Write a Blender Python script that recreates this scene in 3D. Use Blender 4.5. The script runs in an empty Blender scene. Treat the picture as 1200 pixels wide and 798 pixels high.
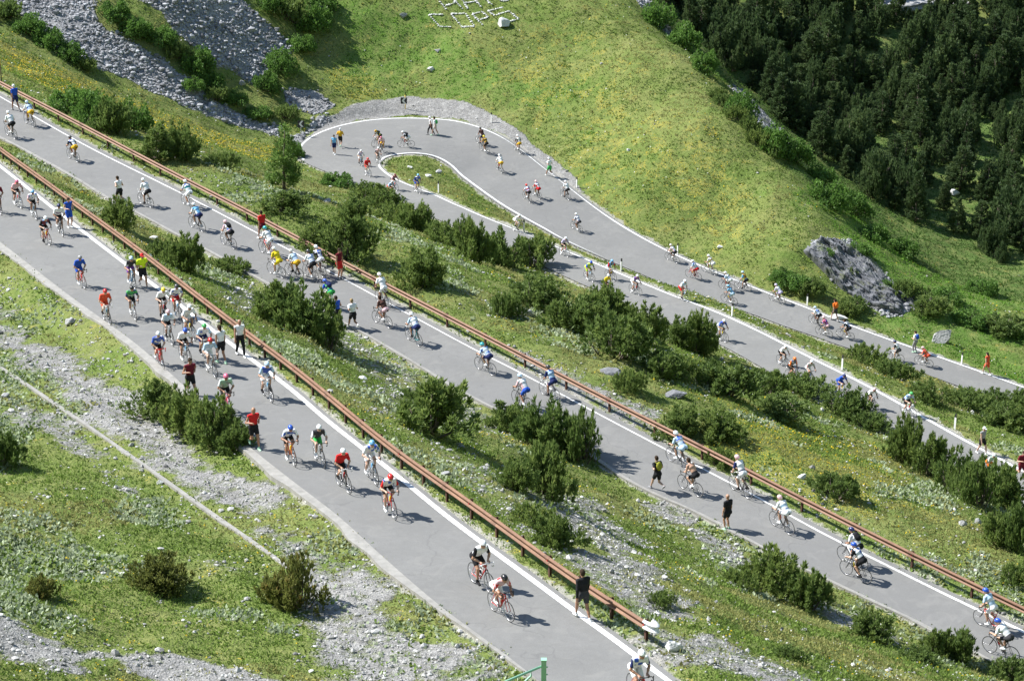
import bpy, bmesh, math, random
import numpy as np
from mathutils import Vector, Matrix
from mathutils.bvhtree import BVHTree
random.seed(7); rng = np.random.default_rng(7)
SC = bpy.context.scene
COL = SC.collection
R = math.radians
# ------------------------------------------------------------------ camera (real position on the slope above the bends)
F, PITCH, W, H = 2600.0, R(22), 1200, 798
FWD = np.array([0, math.cos(PITCH), -math.sin(PITCH)]); UP = np.array([0, math.sin(PITCH), math.cos(PITCH)]); RT = np.array([1., 0, 0])
cam = bpy.data.cameras.new('camera'); camo = bpy.data.objects.new('camera', cam); COL.objects.link(camo)
camo.rotation_euler = (R(90) - PITCH, 0, 0); cam.sensor_width = 36; cam.lens = F / W * 36
cam.clip_start = 1; cam.clip_end = 4000
SC.camera = camo
def ray(px, py):
    d = FWD + RT * ((px - W / 2) / F) + UP * ((H / 2 - py) / F)
    return d
def on_plane(px, py, a, b):            # meets z = a + b*y
    d = ray(px, py); t = a / (d[2] - b * d[1]); return d * t
def on_z(px, py, z):
    d = ray(px, py); return d * (z / d[2])
def on_y(px, py, y):
    d = ray(px, py); return d * (y / d[1])
def project(P):
    P = np.asarray(P); dep = P @ FWD
    return 600 + F * P[..., 0] / dep, 399 - F * (P @ UP) / dep, dep
# ------------------------------------------------------------------ object helpers
def tag(o, label=None, cat=None, group=None, kind=None):
    if label: o['label'] = label
    if cat: o['category'] = cat
    if group: o['group'] = group
    if kind: o['kind'] = kind
    return o
def mesh_np(name, V, Fc, smooth=False, mats=(), midx=None, attrs=None, cattrs=None):
    """V (n,3); Fc list of arrays (m,k) or a single array"""
    me = bpy.data.meshes.new(name)
    V = np.asarray(V, dtype=np.float32)
    if isinstance(Fc, np.ndarray): Fc = [Fc]
    Fc = [np.asarray(f, dtype=np.int32) for f in Fc if len(f)]
    nl = sum(f.size for f in Fc); nf = sum(len(f) for f in Fc)
    me.vertices.add(len(V)); me.vertices.foreach_set('co', V.ravel())
    me.loops.add(nl); me.polygons.add(nf)
    me.loops.foreach_set('vertex_index', np.concatenate([f.ravel() for f in Fc]))
    tot = np.concatenate([np.full(len(f), f.shape[1], dtype=np.int32) for f in Fc])
    st = np.concatenate([[0], np.cumsum(tot)[:-1]]).astype(np.int32)
    me.polygons.foreach_set('loop_start', st)
    me.polygons.foreach_set('loop_total', tot)
    if midx is not None: me.polygons.foreach_set('material_index', np.asarray(midx, dtype=np.int32))
    me.polygons.foreach_set('use_smooth', np.full(nf, smooth, dtype=bool))
    for m in mats: me.materials.append(m)
    me.update(calc_edges=True); me.validate()
    for k, v in (attrs or {}).items():
        a = me.attributes.new(k, 'FLOAT', 'POINT'); a.data.foreach_set('value', np.asarray(v, dtype=np.float32))
    for k, v in (cattrs or {}).items():
        a = me.attributes.new(k, 'FLOAT_COLOR', 'POINT'); a.data.foreach_set('color', np.asarray(v, dtype=np.float32).ravel())
    return me
def add(name, me, parent=None, loc=None):
    o = bpy.data.objects.new(name, me); COL.objects.link(o)
    if parent is not None: o.parent = parent
    if loc is not None: o.location = loc
    return o
def empty(name, loc=(0, 0, 0)):
    o = bpy.data.objects.new(name, None); COL.objects.link(o); o.location = loc; o.empty_display_size = .2
    return o
class MB:
    """collects tubes, boxes, lathes into one mesh"""
    def __init__(s): s.V = []; s.Q = []; s.T = []; s.n = 0; s.mq = []; s.mt = []; s.m = 0
    def _add(s, V, Q=(), T=()):
        V = np.asarray(V, float); s.V.append(V)
        if len(Q): s.Q.append(np.asarray(Q) + s.n); s.mq += [s.m] * len(Q)
        if len(T): s.T.append(np.asarray(T) + s.n); s.mt += [s.m] * len(T)
        s.n += len(V)
    def tube(s, pts, r, n=8, cap=True, closed=False):
        P = np.asarray(pts, float); k = len(P)
        r = np.broadcast_to(np.asarray(r, float), (k,))
        T = np.gradient(P, axis=0) if not closed else np.roll(P, -1, 0) - np.roll(P, 1, 0)
        T /= np.linalg.norm(T, axis=1)[:, None] + 1e-12
        up = np.array([0, 0, 1.]) if abs(T[:, 2]).mean() < .85 else np.array([0, 1., 0])
        A = np.cross(T, up); A /= np.linalg.norm(A, axis=1)[:, None] + 1e-12
        B = np.cross(T, A)
        th = np.arange(n) * 2 * math.pi / n
        V = P[:, None] + r[:, None, None] * (np.cos(th)[None, :, None] * A[:, None] + np.sin(th)[None, :, None] * B[:, None])
        Q = []
        kk = k if closed else k - 1
        for i in range(kk):
            j2 = (i + 1) % k
            for j in range(n):
                Q.append((i * n + j, i * n + (j + 1) % n, j2 * n + (j + 1) % n, j2 * n + j))
        V = V.reshape(-1, 3); Tt = []
        if cap and not closed:
            V = np.vstack([V, P[0], P[-1]]); c0, c1 = k * n, k * n + 1
            for j in range(n):
                Tt.append((c0, (j + 1) % n, j)); Tt.append((c1, (k - 1) * n + j, (k - 1) * n + (j + 1) % n))
        s._add(V, Q, Tt); return s
    def box(s, c, d, M=None):
        V = np.array([[x, y, z] for x in (-.5, .5) for y in (-.5, .5) for z in (-.5, .5)]) * np.asarray(d)
        if M is not None: V = V @ np.asarray(M).T
        V = V + np.asarray(c)
        s._add(V, [(0, 1, 3, 2), (4, 6, 7, 5), (0, 4, 5, 1), (2, 3, 7, 6), (0, 2, 6, 4), (1, 5, 7, 3)]); return s
    def torus(s, c, Rr, r, axis='y', n=36, m=8):
        th = np.arange(n) * 2 * math.pi / n
        P = np.stack([Rr * np.cos(th), np.zeros(n), Rr * np.sin(th)], 1) + np.asarray(c)
        ph = np.arange(m) * 2 * math.pi / m
        rad = np.stack([np.cos(th), np.zeros(n), np.sin(th)], 1)
        V = P[:, None] + r * (np.cos(ph)[None, :, None] * rad[:, None] + np.sin(ph)[None, :, None] * np.array([0, 1., 0]))
        Q = [(i * m + j, i * m + (j + 1) % m, ((i + 1) % n) * m + (j + 1) % m, ((i + 1) % n) * m + j) for i in range(n) for j in range(m)]
        s._add(V.reshape(-1, 3), Q); return s
    def mesh(s, name, mats=(), smooth=True):
        V = np.vstack(s.V); fc = []; mi = []
        if s.Q: fc.append(np.vstack(s.Q)); mi += s.mq
        if s.T: fc.append(np.vstack(s.T)); mi += s.mt
        return mesh_np(name, V, fc, smooth, mats, mi)
# ------------------------------------------------------------------ node material helpers
def mat(name):
    m = bpy.data.materials.new(name); m.use_nodes = True
    nt = m.node_tree; b = nt.nodes['Principled BSDF']; return m, nt, b
def N(nt, typ, **kw):
    n = nt.nodes.new(typ)
    for k, v in kw.items():
        if k.startswith('i_'): n.inputs[k[2:].replace('_', ' ')].default_value = v
        else: setattr(n, k, v)
    return n
def L(nt, a, b): nt.links.new(a, b)
def noise(nt, vec, scale, detail=4, rough=.6, dist=0):
    n = N(nt, 'ShaderNodeTexNoise'); n.inputs['Scale'].default_value = scale; n.inputs['Detail'].default_value = detail
    n.inputs['Roughness'].default_value = rough; n.inputs['Distortion'].default_value = dist
    if vec is not None: L(nt, vec, n.inputs['Vector'])
    return n.outputs['Fac']
def ramp(nt, fac, stops, interp='LINEAR'):
    n = N(nt, 'ShaderNodeValToRGB'); n.color_ramp.interpolation = interp
    e = n.color_ramp.elements
    while len(e) < len(stops): e.new(.5)
    for el, (p, c) in zip(e, stops):
        el.position = p; el.color = tuple(c) + (1,) if len(c) == 3 else c
    L(nt, fac, n.inputs['Fac']); return n.outputs['Color']
def g3(v): return (v, v, v)
def mixc(nt, fac, a, b, mode='MIX'):
    n = N(nt, 'ShaderNodeMix', data_type='RGBA', blend_type=mode)
    for sock, v in ((n.inputs['Factor'], fac), (n.inputs['A'], a), (n.inputs['B'], b)):
        pass
    fi = [i for i in n.inputs if i.name == 'Factor' and i.type == 'VALUE'][0]
    ai = [i for i in n.inputs if i.name == 'A' and i.type == 'RGBA'][0]
    bi = [i for i in n.inputs if i.name == 'B' and i.type == 'RGBA'][0]
    for s, v in ((fi, fac), (ai, a), (bi, b)):
        if hasattr(v, 'links') or isinstance(v, bpy.types.NodeSocket): L(nt, v, s)
        elif isinstance(v, (int, float)): s.default_value = v
        else: s.default_value = tuple(v) + (1,) if len(v) == 3 else v
    return [o for o in n.outputs if o.type == 'RGBA'][0]
def math_(nt, op, a, b=None, c=None, clamp=False):
    n = N(nt, 'ShaderNodeMath', operation=op, use_clamp=clamp)
    for i, v in enumerate((a, b, c)):
        if v is None: continue
        if isinstance(v, bpy.types.NodeSocket): L(nt, v, n.inputs[i])
        else: n.inputs[i].default_value = v
    return n.outputs[0]
def attr(nt, name):
    n = N(nt, 'ShaderNodeAttribute', attribute_name=name); return n
def simple(name, col, rough=.6, metal=0, var=.12, scale=6, bump=0):
    m, nt, b = mat(name)
    tc = N(nt, 'ShaderNodeTexCoord'); f = noise(nt, tc.outputs['Object'], scale, 5)
    c2 = tuple(min(1, x * (1 - var)) for x in col); c3 = tuple(min(1, x * (1 + var)) for x in col)
    L(nt, ramp(nt, f, [(.3, c2), (.7, c3)]), b.inputs['Base Color'])
    b.inputs['Roughness'].default_value = rough; b.inputs['Metallic'].default_value = metal
    if bump:
        bn = N(nt, 'ShaderNodeBump'); bn.inputs['Strength'].default_value = bump; bn.inputs['Distance'].default_value = .02
        L(nt, f, bn.inputs['Height']); L(nt, bn.outputs['Normal'], b.inputs['Normal'])
    return m
# value noise on arrays (terrain relief, masks)
def vnoise(x, y, seed=0):
    def h(i, j):
        n = (i * 374761393 + j * 668265263 + seed * 974634777) & 0xFFFFFFFF
        n = ((n ^ (n >> 13)) * 1274126177) & 0xFFFFFFFF
        return ((n ^ (n >> 16)) & 0xFFFF) / 65535.0
    xi = np.floor(x).astype(np.int64); yi = np.floor(y).astype(np.int64); fx = x - xi; fy = y - yi
    fx = fx * fx * (3 - 2 * fx); fy = fy * fy * (3 - 2 * fy)
    return (h(xi, yi) * (1 - fx) + h(xi + 1, yi) * fx) * (1 - fy) + (h(xi, yi + 1) * (1 - fx) + h(xi + 1, yi + 1) * fx) * fy
def fbm(x, y, seed=0, oct=4):
    s = 0; a = .5; t = 0
    for k in range(oct):
        s = s + a * vnoise(x * 2 ** k + 17.3 * k, y * 2 ** k - 9.1 * k, seed + k); t += a; a *= .5
    return s / t
def sstep(a, b, x):
    t = np.clip((x - a) / (b - a), 0, 1); return t * t * (3 - 2 * t)
# ------------------------------------------------------------------ roads: each level lies on its own gently tilted plane
PA, PB, PC, PD = (-28.7, -.0984), (-50.84, .0597), (-45.26, -.074), (-89.1, .146)
A_far = [(-60,150),(0,195),(80,258),(140,304),(200,349),(240,380),(304,428),(346,460),(380,490),(426,526),(480,569),(520,602),(640,691),(679,720),(731,757),(783,798),(850,850),(915,900)]
A_near = [(-60,240),(0,284),(80,346),(160,404),(224,460),(290,522),(344,565),(400,608),(440,645),(520,714),(580,758),(624,792),(690,846),(745,895)]
B_far = [(-60,79),(0,113),(100,170),(216,228),(304,274),(404,327),(480,368),(560,411),(600,431),(750,510),(840,557),(892,584),(960,622),(1040,662),(1100,692),(1200,740),(1300,790)]
B_near = [(-60,130),(0,160),(50,186),(96,212),(128,232),(162,249),(210,275),(260,301),(292,319),(350,350),(420,386),(496,430),(528,450),(576,476),(640,505),(696,533),(740,564),(840,610),(908,648),(1000,692),(1095,737),(1174,780),(1260,825)]
C_far = [(444,191),(445,196),(460,208),(484,219),(512,230),(546,246),(600,268),(650,289),(708,313),(780,343),(852,371),(900,394),(966,427),(1012,450),(1080,488),(1146,524),(1196,550),(1290,600)]
C_near = [(350,180),(352,184),(360,190),(380,199),(412,212),(450,228),(496,248),(536,265),(590,286),(650,316),(710,343),(766,368),(836,398),(868,414),(920,443),(1013,492),(1100,535),(1200,588),(1270,624)]
D_far = [(350,180),(351,176),(354,170),(366,160),(390,150),(420,143),(452,139.5),(490,139),(540,143),(580,156),(608,172),(630,190),(660,214),(700,246),(740,272),(788,297),(836,318),(900,343),(940,358),(980,375),(1022,391),(1080,411),(1192,451),(1290,487)]
D_near = [(444,191),(446,188),(452,184),(468,180.5),(488,179.5),(510,183),(526,191),(540,203),(560,219),(590,241),(630,264),(660,280),(720,306),(780,331),(832,351),(880,365),(926,383),(960,394),(986,404),(1034,418),(1100,442),(1150,460),(1230,490)]
def spline(P, n=12):
    P = np.asarray(P, float); out = []
    Q = np.vstack([2 * P[0] - P[1], P, 2 * P[-1] - P[-2]])
    for i in range(1, len(Q) - 2):
        p0, p1, p2, p3 = Q[i - 1], Q[i], Q[i + 1], Q[i + 2]
        # centripetal Catmull-Rom keeps unevenly spaced points from looping
        t0 = 0; t1 = t0 + np.linalg.norm(p1 - p0) ** .5 + 1e-6; t2 = t1 + np.linalg.norm(p2 - p1) ** .5 + 1e-6; t3 = t2 + np.linalg.norm(p3 - p2) ** .5 + 1e-6
        for t in np.linspace(t1, t2, n, endpoint=False):
            A1 = (t1 - t) / (t1 - t0) * p0 + (t - t0) / (t1 - t0) * p1
            A2 = (t2 - t) / (t2 - t1) * p1 + (t - t1) / (t2 - t1) * p2
            A3 = (t3 - t) / (t3 - t2) * p2 + (t - t2) / (t3 - t2) * p3
            B1 = (t2 - t) / (t2 - t0) * A1 + (t - t0) / (t2 - t0) * A2
            B2 = (t3 - t) / (t3 - t1) * A2 + (t - t1) / (t3 - t1) * A3
            out.append((t2 - t) / (t2 - t1) * B1 + (t - t1) / (t2 - t1) * B2)
    out.append(P[-1]); return np.array(out)
def resample(P, n):
    P = np.asarray(P); s = np.concatenate([[0], np.cumsum(np.linalg.norm(np.diff(P, axis=0), axis=1))])
    t = np.linspace(0, s[-1], n)
    return np.stack([np.interp(t, s, P[:, k]) for k in range(P.shape[1])], 1)
def smooth_poly(P, it=2):
    P = P.copy()
    for _ in range(it): P[1:-1] = .25 * P[:-2] + .5 * P[1:-1] + .25 * P[2:]
    return P
def road_pair(far, near, plane, n):
    f = np.array([on_plane(x, y, *plane) for x, y in spline(far)]); k = np.array([on_plane(x, y, *plane) for x, y in spline(near)])
    return smooth_poly(resample(f, n), 6), smooth_poly(resample(k, n), 6)
fA, nA = road_pair(A_far, A_near, PA, 160)
fB, nB = road_pair(B_far, B_near, PB, 180)
# one ribbon for the hairpin pair: outer edge D_far -> bend -> C_near, inner edge D_near -> tip -> C_far
outer = spline(D_far[::-1] + C_near[1:]); inner = spline(D_near[::-1] + C_far[1:])
def near_idx(P, q): return int(np.argmin(((P - np.array(q)) ** 2).sum(1)))
KEYS = [((1290,487),(1230,490)),((1080,411),(1034,418)),((900,343),(832,351)),((788,297),(720,306)),((700,246),(640,269)),((608,172),(540,203)),((540,143),(510,183)),
        ((490,139),(488,179.5)),((420,143),(468,180.5)),((366,160),(452,184)),((350,180),(444,191)),((380,199),(445,196)),((412,212),(460,208)),((450,228),(500,225)),
        ((496,248),(546,246)),((590,286),(640,285)),((710,343),(765,337)),((836,398),(900,394)),((1013,492),(1055,474)),((1270,624),(1290,600))]
NS = 18
Z0 = -60.0
def cd_z(px, py, u):
    zD = on_plane(px, py, *PD)[2]; zC = on_plane(px, py, *PC)[2]
    wD = 1 - sstep(4, 7.5, u); wC = sstep(9, 12.5, u)
    return wD * zD + wC * zC + (1 - wD - wC) * Z0
Oo, Ii = [], []
for k in range(len(KEYS) - 1):
    o0, o1 = near_idx(outer, KEYS[k][0]), near_idx(outer, KEYS[k + 1][0])
    i0, i1 = near_idx(inner, KEYS[k][1]), near_idx(inner, KEYS[k + 1][1])
    so = resample(outer[o0:o1 + 1], NS + 1)[:-1]; si = resample(inner[i0:i1 + 1] if i1 > i0 else inner[i0:i0 + 2], NS + 1)[:-1]
    for j in range(NS):
        u = k + j / NS
        Oo.append(on_z(*so[j], cd_z(*so[j], u))); Ii.append(on_z(*si[j], cd_z(*si[j], u)))
Oo, Ii = np.array(Oo), np.array(Ii)
def smooth_z(P, it):
    P[:, 2] = smooth_poly(P[:, 2:3], it)[:, 0]; return P
Oo = smooth_z(smooth_poly(Oo, 4), 60); Ii = smooth_z(smooth_poly(Ii, 2), 60)
def xy_normal(P):
    T = np.gradient(P[:, :2], axis=0); T /= np.linalg.norm(T, axis=1)[:, None] + 1e-9
    return np.stack([-T[:, 1], T[:, 0], np.zeros(len(T))], 1)
def outward(P, Q):
    n = xy_normal(P); s = np.sign(((P - Q) * n).sum(1)); return n * s[:, None]
RO = {}     # name -> (edge1, edge2) with shoulder
def widen(f, k, wf, wk):
    w = np.linalg.norm((f - k)[:, :2], axis=1)[:, None]; sl = np.clip((f[:, 2:] - k[:, 2:]) / w, -.12, .12) * np.array([[0, 0, 1.]])
    return f + outward(f, k) * wf + sl * wf, k + outward(k, f) * wk - sl * wk
RO['A'] = widen(fA, nA, .32, .0); RO['B'] = widen(fB, nB, .32, .0); RO['CD'] = widen(Oo, Ii, .25, .25)
PT = (-27.5, -.119)
tL, tR = road_pair([(-90,372),(0,428),(80,481),(165,540),(250,600),(335,660),(420,728),(500,800),(560,860)], [(-90,318),(0,366),(60,400),(150,458),(225,520),(300,586),(400,668),(480,722),(560,792),(620,850)], PT, 120)
RO['track'] = (tL, tR)
def dist_poly(X, Y, P, z=None, chunk=20000):
    """distance of points to polyline P (xy) and z of the nearest point"""
    D = np.full(len(X), 1e9); Z = np.zeros(len(X))
    A = P[:-1, :2]; Bv = P[1:, :2] - A; L2 = (Bv ** 2).sum(1) + 1e-12
    for c in range(0, len(X), chunk):
        q = np.stack([X[c:c + chunk], Y[c:c + chunk]], 1)
        t = np.clip(((q[:, None] - A[None]) * Bv[None]).sum(2) / L2, 0, 1)
        d2 = ((q[:, None] - A[None] - t[..., None] * Bv[None]) ** 2).sum(2)
        i = d2.argmin(1); r = np.arange(len(q))
        D[c:c + chunk] = np.sqrt(d2[r, i]); tt = t[r, i]
        Z[c:c + chunk] = P[i, 2] * (1 - tt) + P[i + 1, 2] * tt
    return D, Z
def in_poly(X, Y, P):
    ins = np.zeros(len(X), bool); n = len(P)
    x1, y1 = P[:, 0], P[:, 1]; x2, y2 = np.roll(x1, -1), np.roll(y1, -1)
    for k in range(n):
        if y1[k] == y2[k]: continue
        c = (y1[k] > Y) != (y2[k] > Y)
        ins ^= c & (X < (x2[k] - x1[k]) * (Y - y1[k]) / (y2[k] - y1[k]) + x1[k])
    return ins
# ------------------------------------------------------------------ terrain control points
CP = []
def cp(px, py, y): CP.append(on_y(px, py, y))
def cz(px, py, z): CP.append(on_z(px, py, z))
for P, st in ((RO['A'][0], 9), (RO['A'][1], 9), (RO['B'][0], 9), (RO['B'][1], 9)):
    for p in P[::st]: CP.append(p)
for p in RO['CD'][0][::16]: CP.append(p)
for p in RO['CD'][1][::24]: CP.append(p)
# slope below the guard rails keeps falling between the levels
# foreground slope, rising to the left
for P in RO['track']:
    for p in P[::12]: CP.append(p)
for x, y, z in ((0,560,-36.0),(0,650,-34.2),(0,730,-32.7),(0,798,-31.8),(150,798,-33.3),(150,640,-35.2),(150,720,-34.3),(300,715,-34.9),(300,790,-34.0),(-60,600,-34.0),(-60,800,-30.3),(80,590,-35.9)): cz(x, y, z)
# meadow beyond the hairpin, ridge, gully, far wall
for x, y, yy in ((475,110,210),(400,108,209),(560,118,207),(480,60,216),(600,5,221),(560,40,216),(680,60,213),(740,0,222),(700,150,199),(760,200,188),(640,150,201),(850,140,194),(800,70,208),
                 (900,230,182),(850,250,182),(950,285,175),(960,330,171),(930,300,173),(420,20,219),(420,70,215)): cp(x, y, yy)
for x, y, yy in ((800,40,222),(860,100,217),(920,160,208),(1000,230,200),(1060,290,190),(1100,330,180),(1180,390,168),(1080,370,168),(1130,400,165),(1200,420,163),
                 (800,0,234),(900,0,240),(1000,0,243),(1100,0,246),(1200,0,248),(900,60,230),(1000,60,233),(1100,60,236),(1200,60,237),(950,120,222),(1050,120,225),(1200,120,227),(1050,200,211),(1200,200,212),(1120,260,202),(1200,280,198),(1200,340,185)): cp(x, y, yy)
# scree flank on the upper left, meadow strip below it
for x, y, yy in ((0,25,198),(110,80,196),(200,115,197),(327,160,199),(0,0,203),(110,0,206),(200,0,209),(200,60,203),(300,0,217),(280,100,205),(350,50,215),(380,0,221),(340,110,207),(340,140,202),
                 (0,60,178),(100,110,180),(200,150,178),(300,185,185),(60,100,165),(150,150,162),(250,200,160),(330,230,168)): cp(x, y, yy)
CP = list(CP)
for x in (-40, -15, 10, 35):        # down from the viewpoint
    for y, z in ((0, -2), (10, -10.5), (20, -18), (30, -24.5), (40, -29.5), (48, -32.5)):
        CP.append(np.array([x * (.35 + y / 70), y, z - .12 * x * (y / 50)]))
for x in (-130, -60, 0, 60, 130): CP.append(np.array([x, -40, 22.]))
for x, y, z in ((-60,230,-38),(-30,250,-34),(10,262,-34),(50,285,-32),(90,290,-30),(-100,200,-30),(-110,150,-30),(-90,100,-26),(-80,60,-20),(-70,20,-8),(90,230,-52),(90,180,-66),(80,140,-58),(70,90,-50),(70,50,-40),(70,10,-12),(0,330,4),(80,340,0),(-80,330,0),(150,250,-35),(150,150,-55)):
    CP.append(np.array([x, y, z], float))
CP = np.array(CP)
_S = 100.0
def tps_k(d2): return np.where(d2 > 1e-12, .5 * d2 * np.log(d2 + 1e-12), 0)
Xc = CP[:, :2] / _S; nC = len(Xc)
K = tps_k(((Xc[:, None] - Xc[None]) ** 2).sum(2)) + np.eye(nC) * 2e-5
Pm = np.hstack([np.ones((nC, 1)), Xc]); M_ = np.zeros((nC + 3, nC + 3)); M_[:nC, :nC] = K; M_[:nC, nC:] = Pm; M_[nC:, :nC] = Pm.T
sol = np.linalg.solve(M_, np.concatenate([CP[:, 2], np.zeros(3)]))
def tps(X, Y, chunk=20000):
    out = np.zeros(len(X))
    for c in range(0, len(X), chunk):
        q = np.stack([X[c:c + chunk], Y[c:c + chunk]], 1) / _S
        out[c:c + chunk] = tps_k(((q[:, None] - Xc[None]) ** 2).sum(2)) @ sol[:nC] + sol[nC] + q @ sol[nC + 1:]
    return out
def road_field(X, Y):
    res = []
    for nm, (e1, e2) in RO.items():
        poly = np.vstack([e1, e2[::-1]])
        d, z = dist_poly(X, Y, np.vstack([poly, poly[:1]]))
        ins = in_poly(X, Y, poly)
        res.append((np.where(ins, -d, d), z))
    return res
def height(X, Y, fields=None):
    z = tps(X, Y)
    fields = fields or road_field(X, Y)
    dmin = np.min([f[0] for f in fields], axis=0)
    rough = sstep(.6, 4, dmin)
    rel = (fbm(X / 5, Y / 5, 3) - .5) * .9 + (fbm(X / 1.3, Y / 1.3, 5, 3) - .5) * .42
    far = sstep(0, 1, (Y - 200 + .25 * X - 10) / 25)
    rel = rel + (fbm(X / 9, Y / 9, 9) - .5) * 2.2 * far * np.clip((X - 20) / 20, 0, 1)
    z = z + rel * rough
    ws = [1 - sstep(.45, 2.3, f[0]) for f in fields]; wm = np.max(ws, axis=0)
    zr = sum(w ** 2 * f[1] for w, f in zip(ws, fields)) / (sum(w ** 2 for w in ws) + 1e-9)
    z = z * (1 - wm) + (zr - .05) * wm
    tr = fields[3][0]; dr = np.min([f[0] for f in fields[:3]], axis=0)
    z = np.where(dr < -.1, z - .2 * sstep(.1, .5, -dr), z)
    z = z + (fbm(X / 2.5, Y / 2.5, 15, 3) - .5) * .14 * sstep(.3, 1.2, dr)
    return z, dr
def axis_grid(lo, hi, c0, c1, fine, grow):
    a = list(np.arange(c0, c1, fine)); s = fine
    while a[-1] < hi: s *= grow; a.append(a[-1] + s)
    b = [c0]; s = fine
    while b[-1] > lo: s *= grow; b.append(b[-1] - s)
    return np.array(b[:0:-1] + a)
gx = axis_grid(-500, 500, -50, 66, .4, 1.25); gy = axis_grid(-120, 700, 52, 236, .4, 1.25)
GX, GY = np.meshgrid(gx, gy); X = GX.ravel(); Y = GY.ravel()
fields = road_field(X, Y); Zt, dmin = height(X, Y, fields)
off = np.maximum(np.maximum(np.abs(X) - 160, Y - 330), -Y - 60)          # far outside: mountains climb on
Zt = np.where(off > 0, np.clip(Zt, -90, 60) + np.clip(off, 0, 400) * .45, Zt)
nx, ny = len(gx), len(gy)
ii = np.arange(nx * ny).reshape(ny, nx)
Fq = np.stack([ii[:-1, :-1], ii[:-1, 1:], ii[1:, 1:], ii[1:, :-1]], -1).reshape(-1, 4)
TV = np.stack([X, Y, Zt], 1)
def ribbon(e1, e2, m=5, dz=.0):
    t = np.linspace(0, 1, m)
    V = (e1[:, None] * (1 - t)[None, :, None] + e2[:, None] * t[None, :, None]); V[..., 2] += dz
    n = len(e1); idx = np.arange(n * m).reshape(n, m)
    q = np.stack([idx[:-1, :-1], idx[:-1, 1:], idx[1:, 1:], idx[1:, :-1]], -1).reshape(-1, 4)
    V = V.reshape(-1, 3)
    a = V[q[0, 0]]; nrm = np.cross(V[q[0, 1]] - a, V[q[0, 3]] - a)
    if nrm[2] < 0: q = q[:, ::-1]
    return V, q
BV_V, BV_F = [TV], [Fq]; _n = len(TV)
for nm, (e1, e2) in RO.items():
    if nm == 'track': continue
    v, q = ribbon(e1, e2); BV_V.append(v); BV_F.append(q + _n); _n += len(v)
BVH = BVHTree.FromPolygons(np.vstack(BV_V).tolist(), np.vstack(BV_F).tolist())
def hit(px, py):
    d = ray(px, py); r = BVH.ray_cast(Vector((0, 0, 0)), Vector(d).normalized())
    return np.array(r[0]) if r[0] is not None else on_z(px, py, -50)
def ground(x, y):
    r = BVH.ray_cast(Vector((x, y, 80)), Vector((0, 0, -1)))
    return r[0].z if r[0] is not None else 0.
def hits(pts): return np.array([hit(*p) for p in pts])
# ------------------------------------------------------------------ ground cover zones in plan
def zone(pts, soft=1.2, wob=2.0, seed=1):
    P = hits(pts); d, _ = dist_poly(X, Y, np.vstack([P, P[:1]])); ins = in_poly(X, Y, P[:, :2])
    s = np.where(ins, d, -d) + (fbm(X / 3, Y / 3, seed) - .5) * wob * 2
    return sstep(-soft, soft, s)
core = (X > -56) & (X < 72) & (Y > 45) & (Y < 300)
Xall, Yall = X, Y
def zones(defs):
    global X, Y
    X, Y = Xall[core], Yall[core]
    out = np.zeros(len(Xall)); v = np.zeros(core.sum())
    for d in defs:
        pts, soft, wob, amt = d
        v = np.maximum(v, amt * zone(pts, soft, wob, seed=len(pts) + int(pts[0][0])))
    out[core] = v; X, Y = Xall, Yall
    return out
scree = zones([
    ([(-80,2),(-10,-30),(95,-25),(123,33),(187,67),(233,100),(283,130),(327,150),(329,161),(300,157),(213,123),(157,97),(110,77),(65,55),(35,20),(0,12)], 1.0, 1.2, 1),
    ([(140,-10),(200,-25),(270,-12),(310,25),(353,57),(330,75),(293,97),(275,92),(253,83),(207,40)], 1.0, 1.5, 1),
    ([(330,103),(350,101),(368,106),(392,125),(372,136),(345,130),(333,118)], .6, .8, 1),
    ([(340,160),(375,138),(392,133),(372,152),(356,165),(346,178)], .6, .8, .8),
    ([(936,288),(965,280),(1000,285),(1040,320),(1075,362),(1045,372),(1000,350),(975,330),(950,308)], .8, 1.2, .75),
    ([(862,98),(885,125),(925,165),(920,178),(885,142),(858,110)], .5, .8, .9), ([(745,0),(752,-8),(790,40),(785,46)], .4, .5, .8)])
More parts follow.
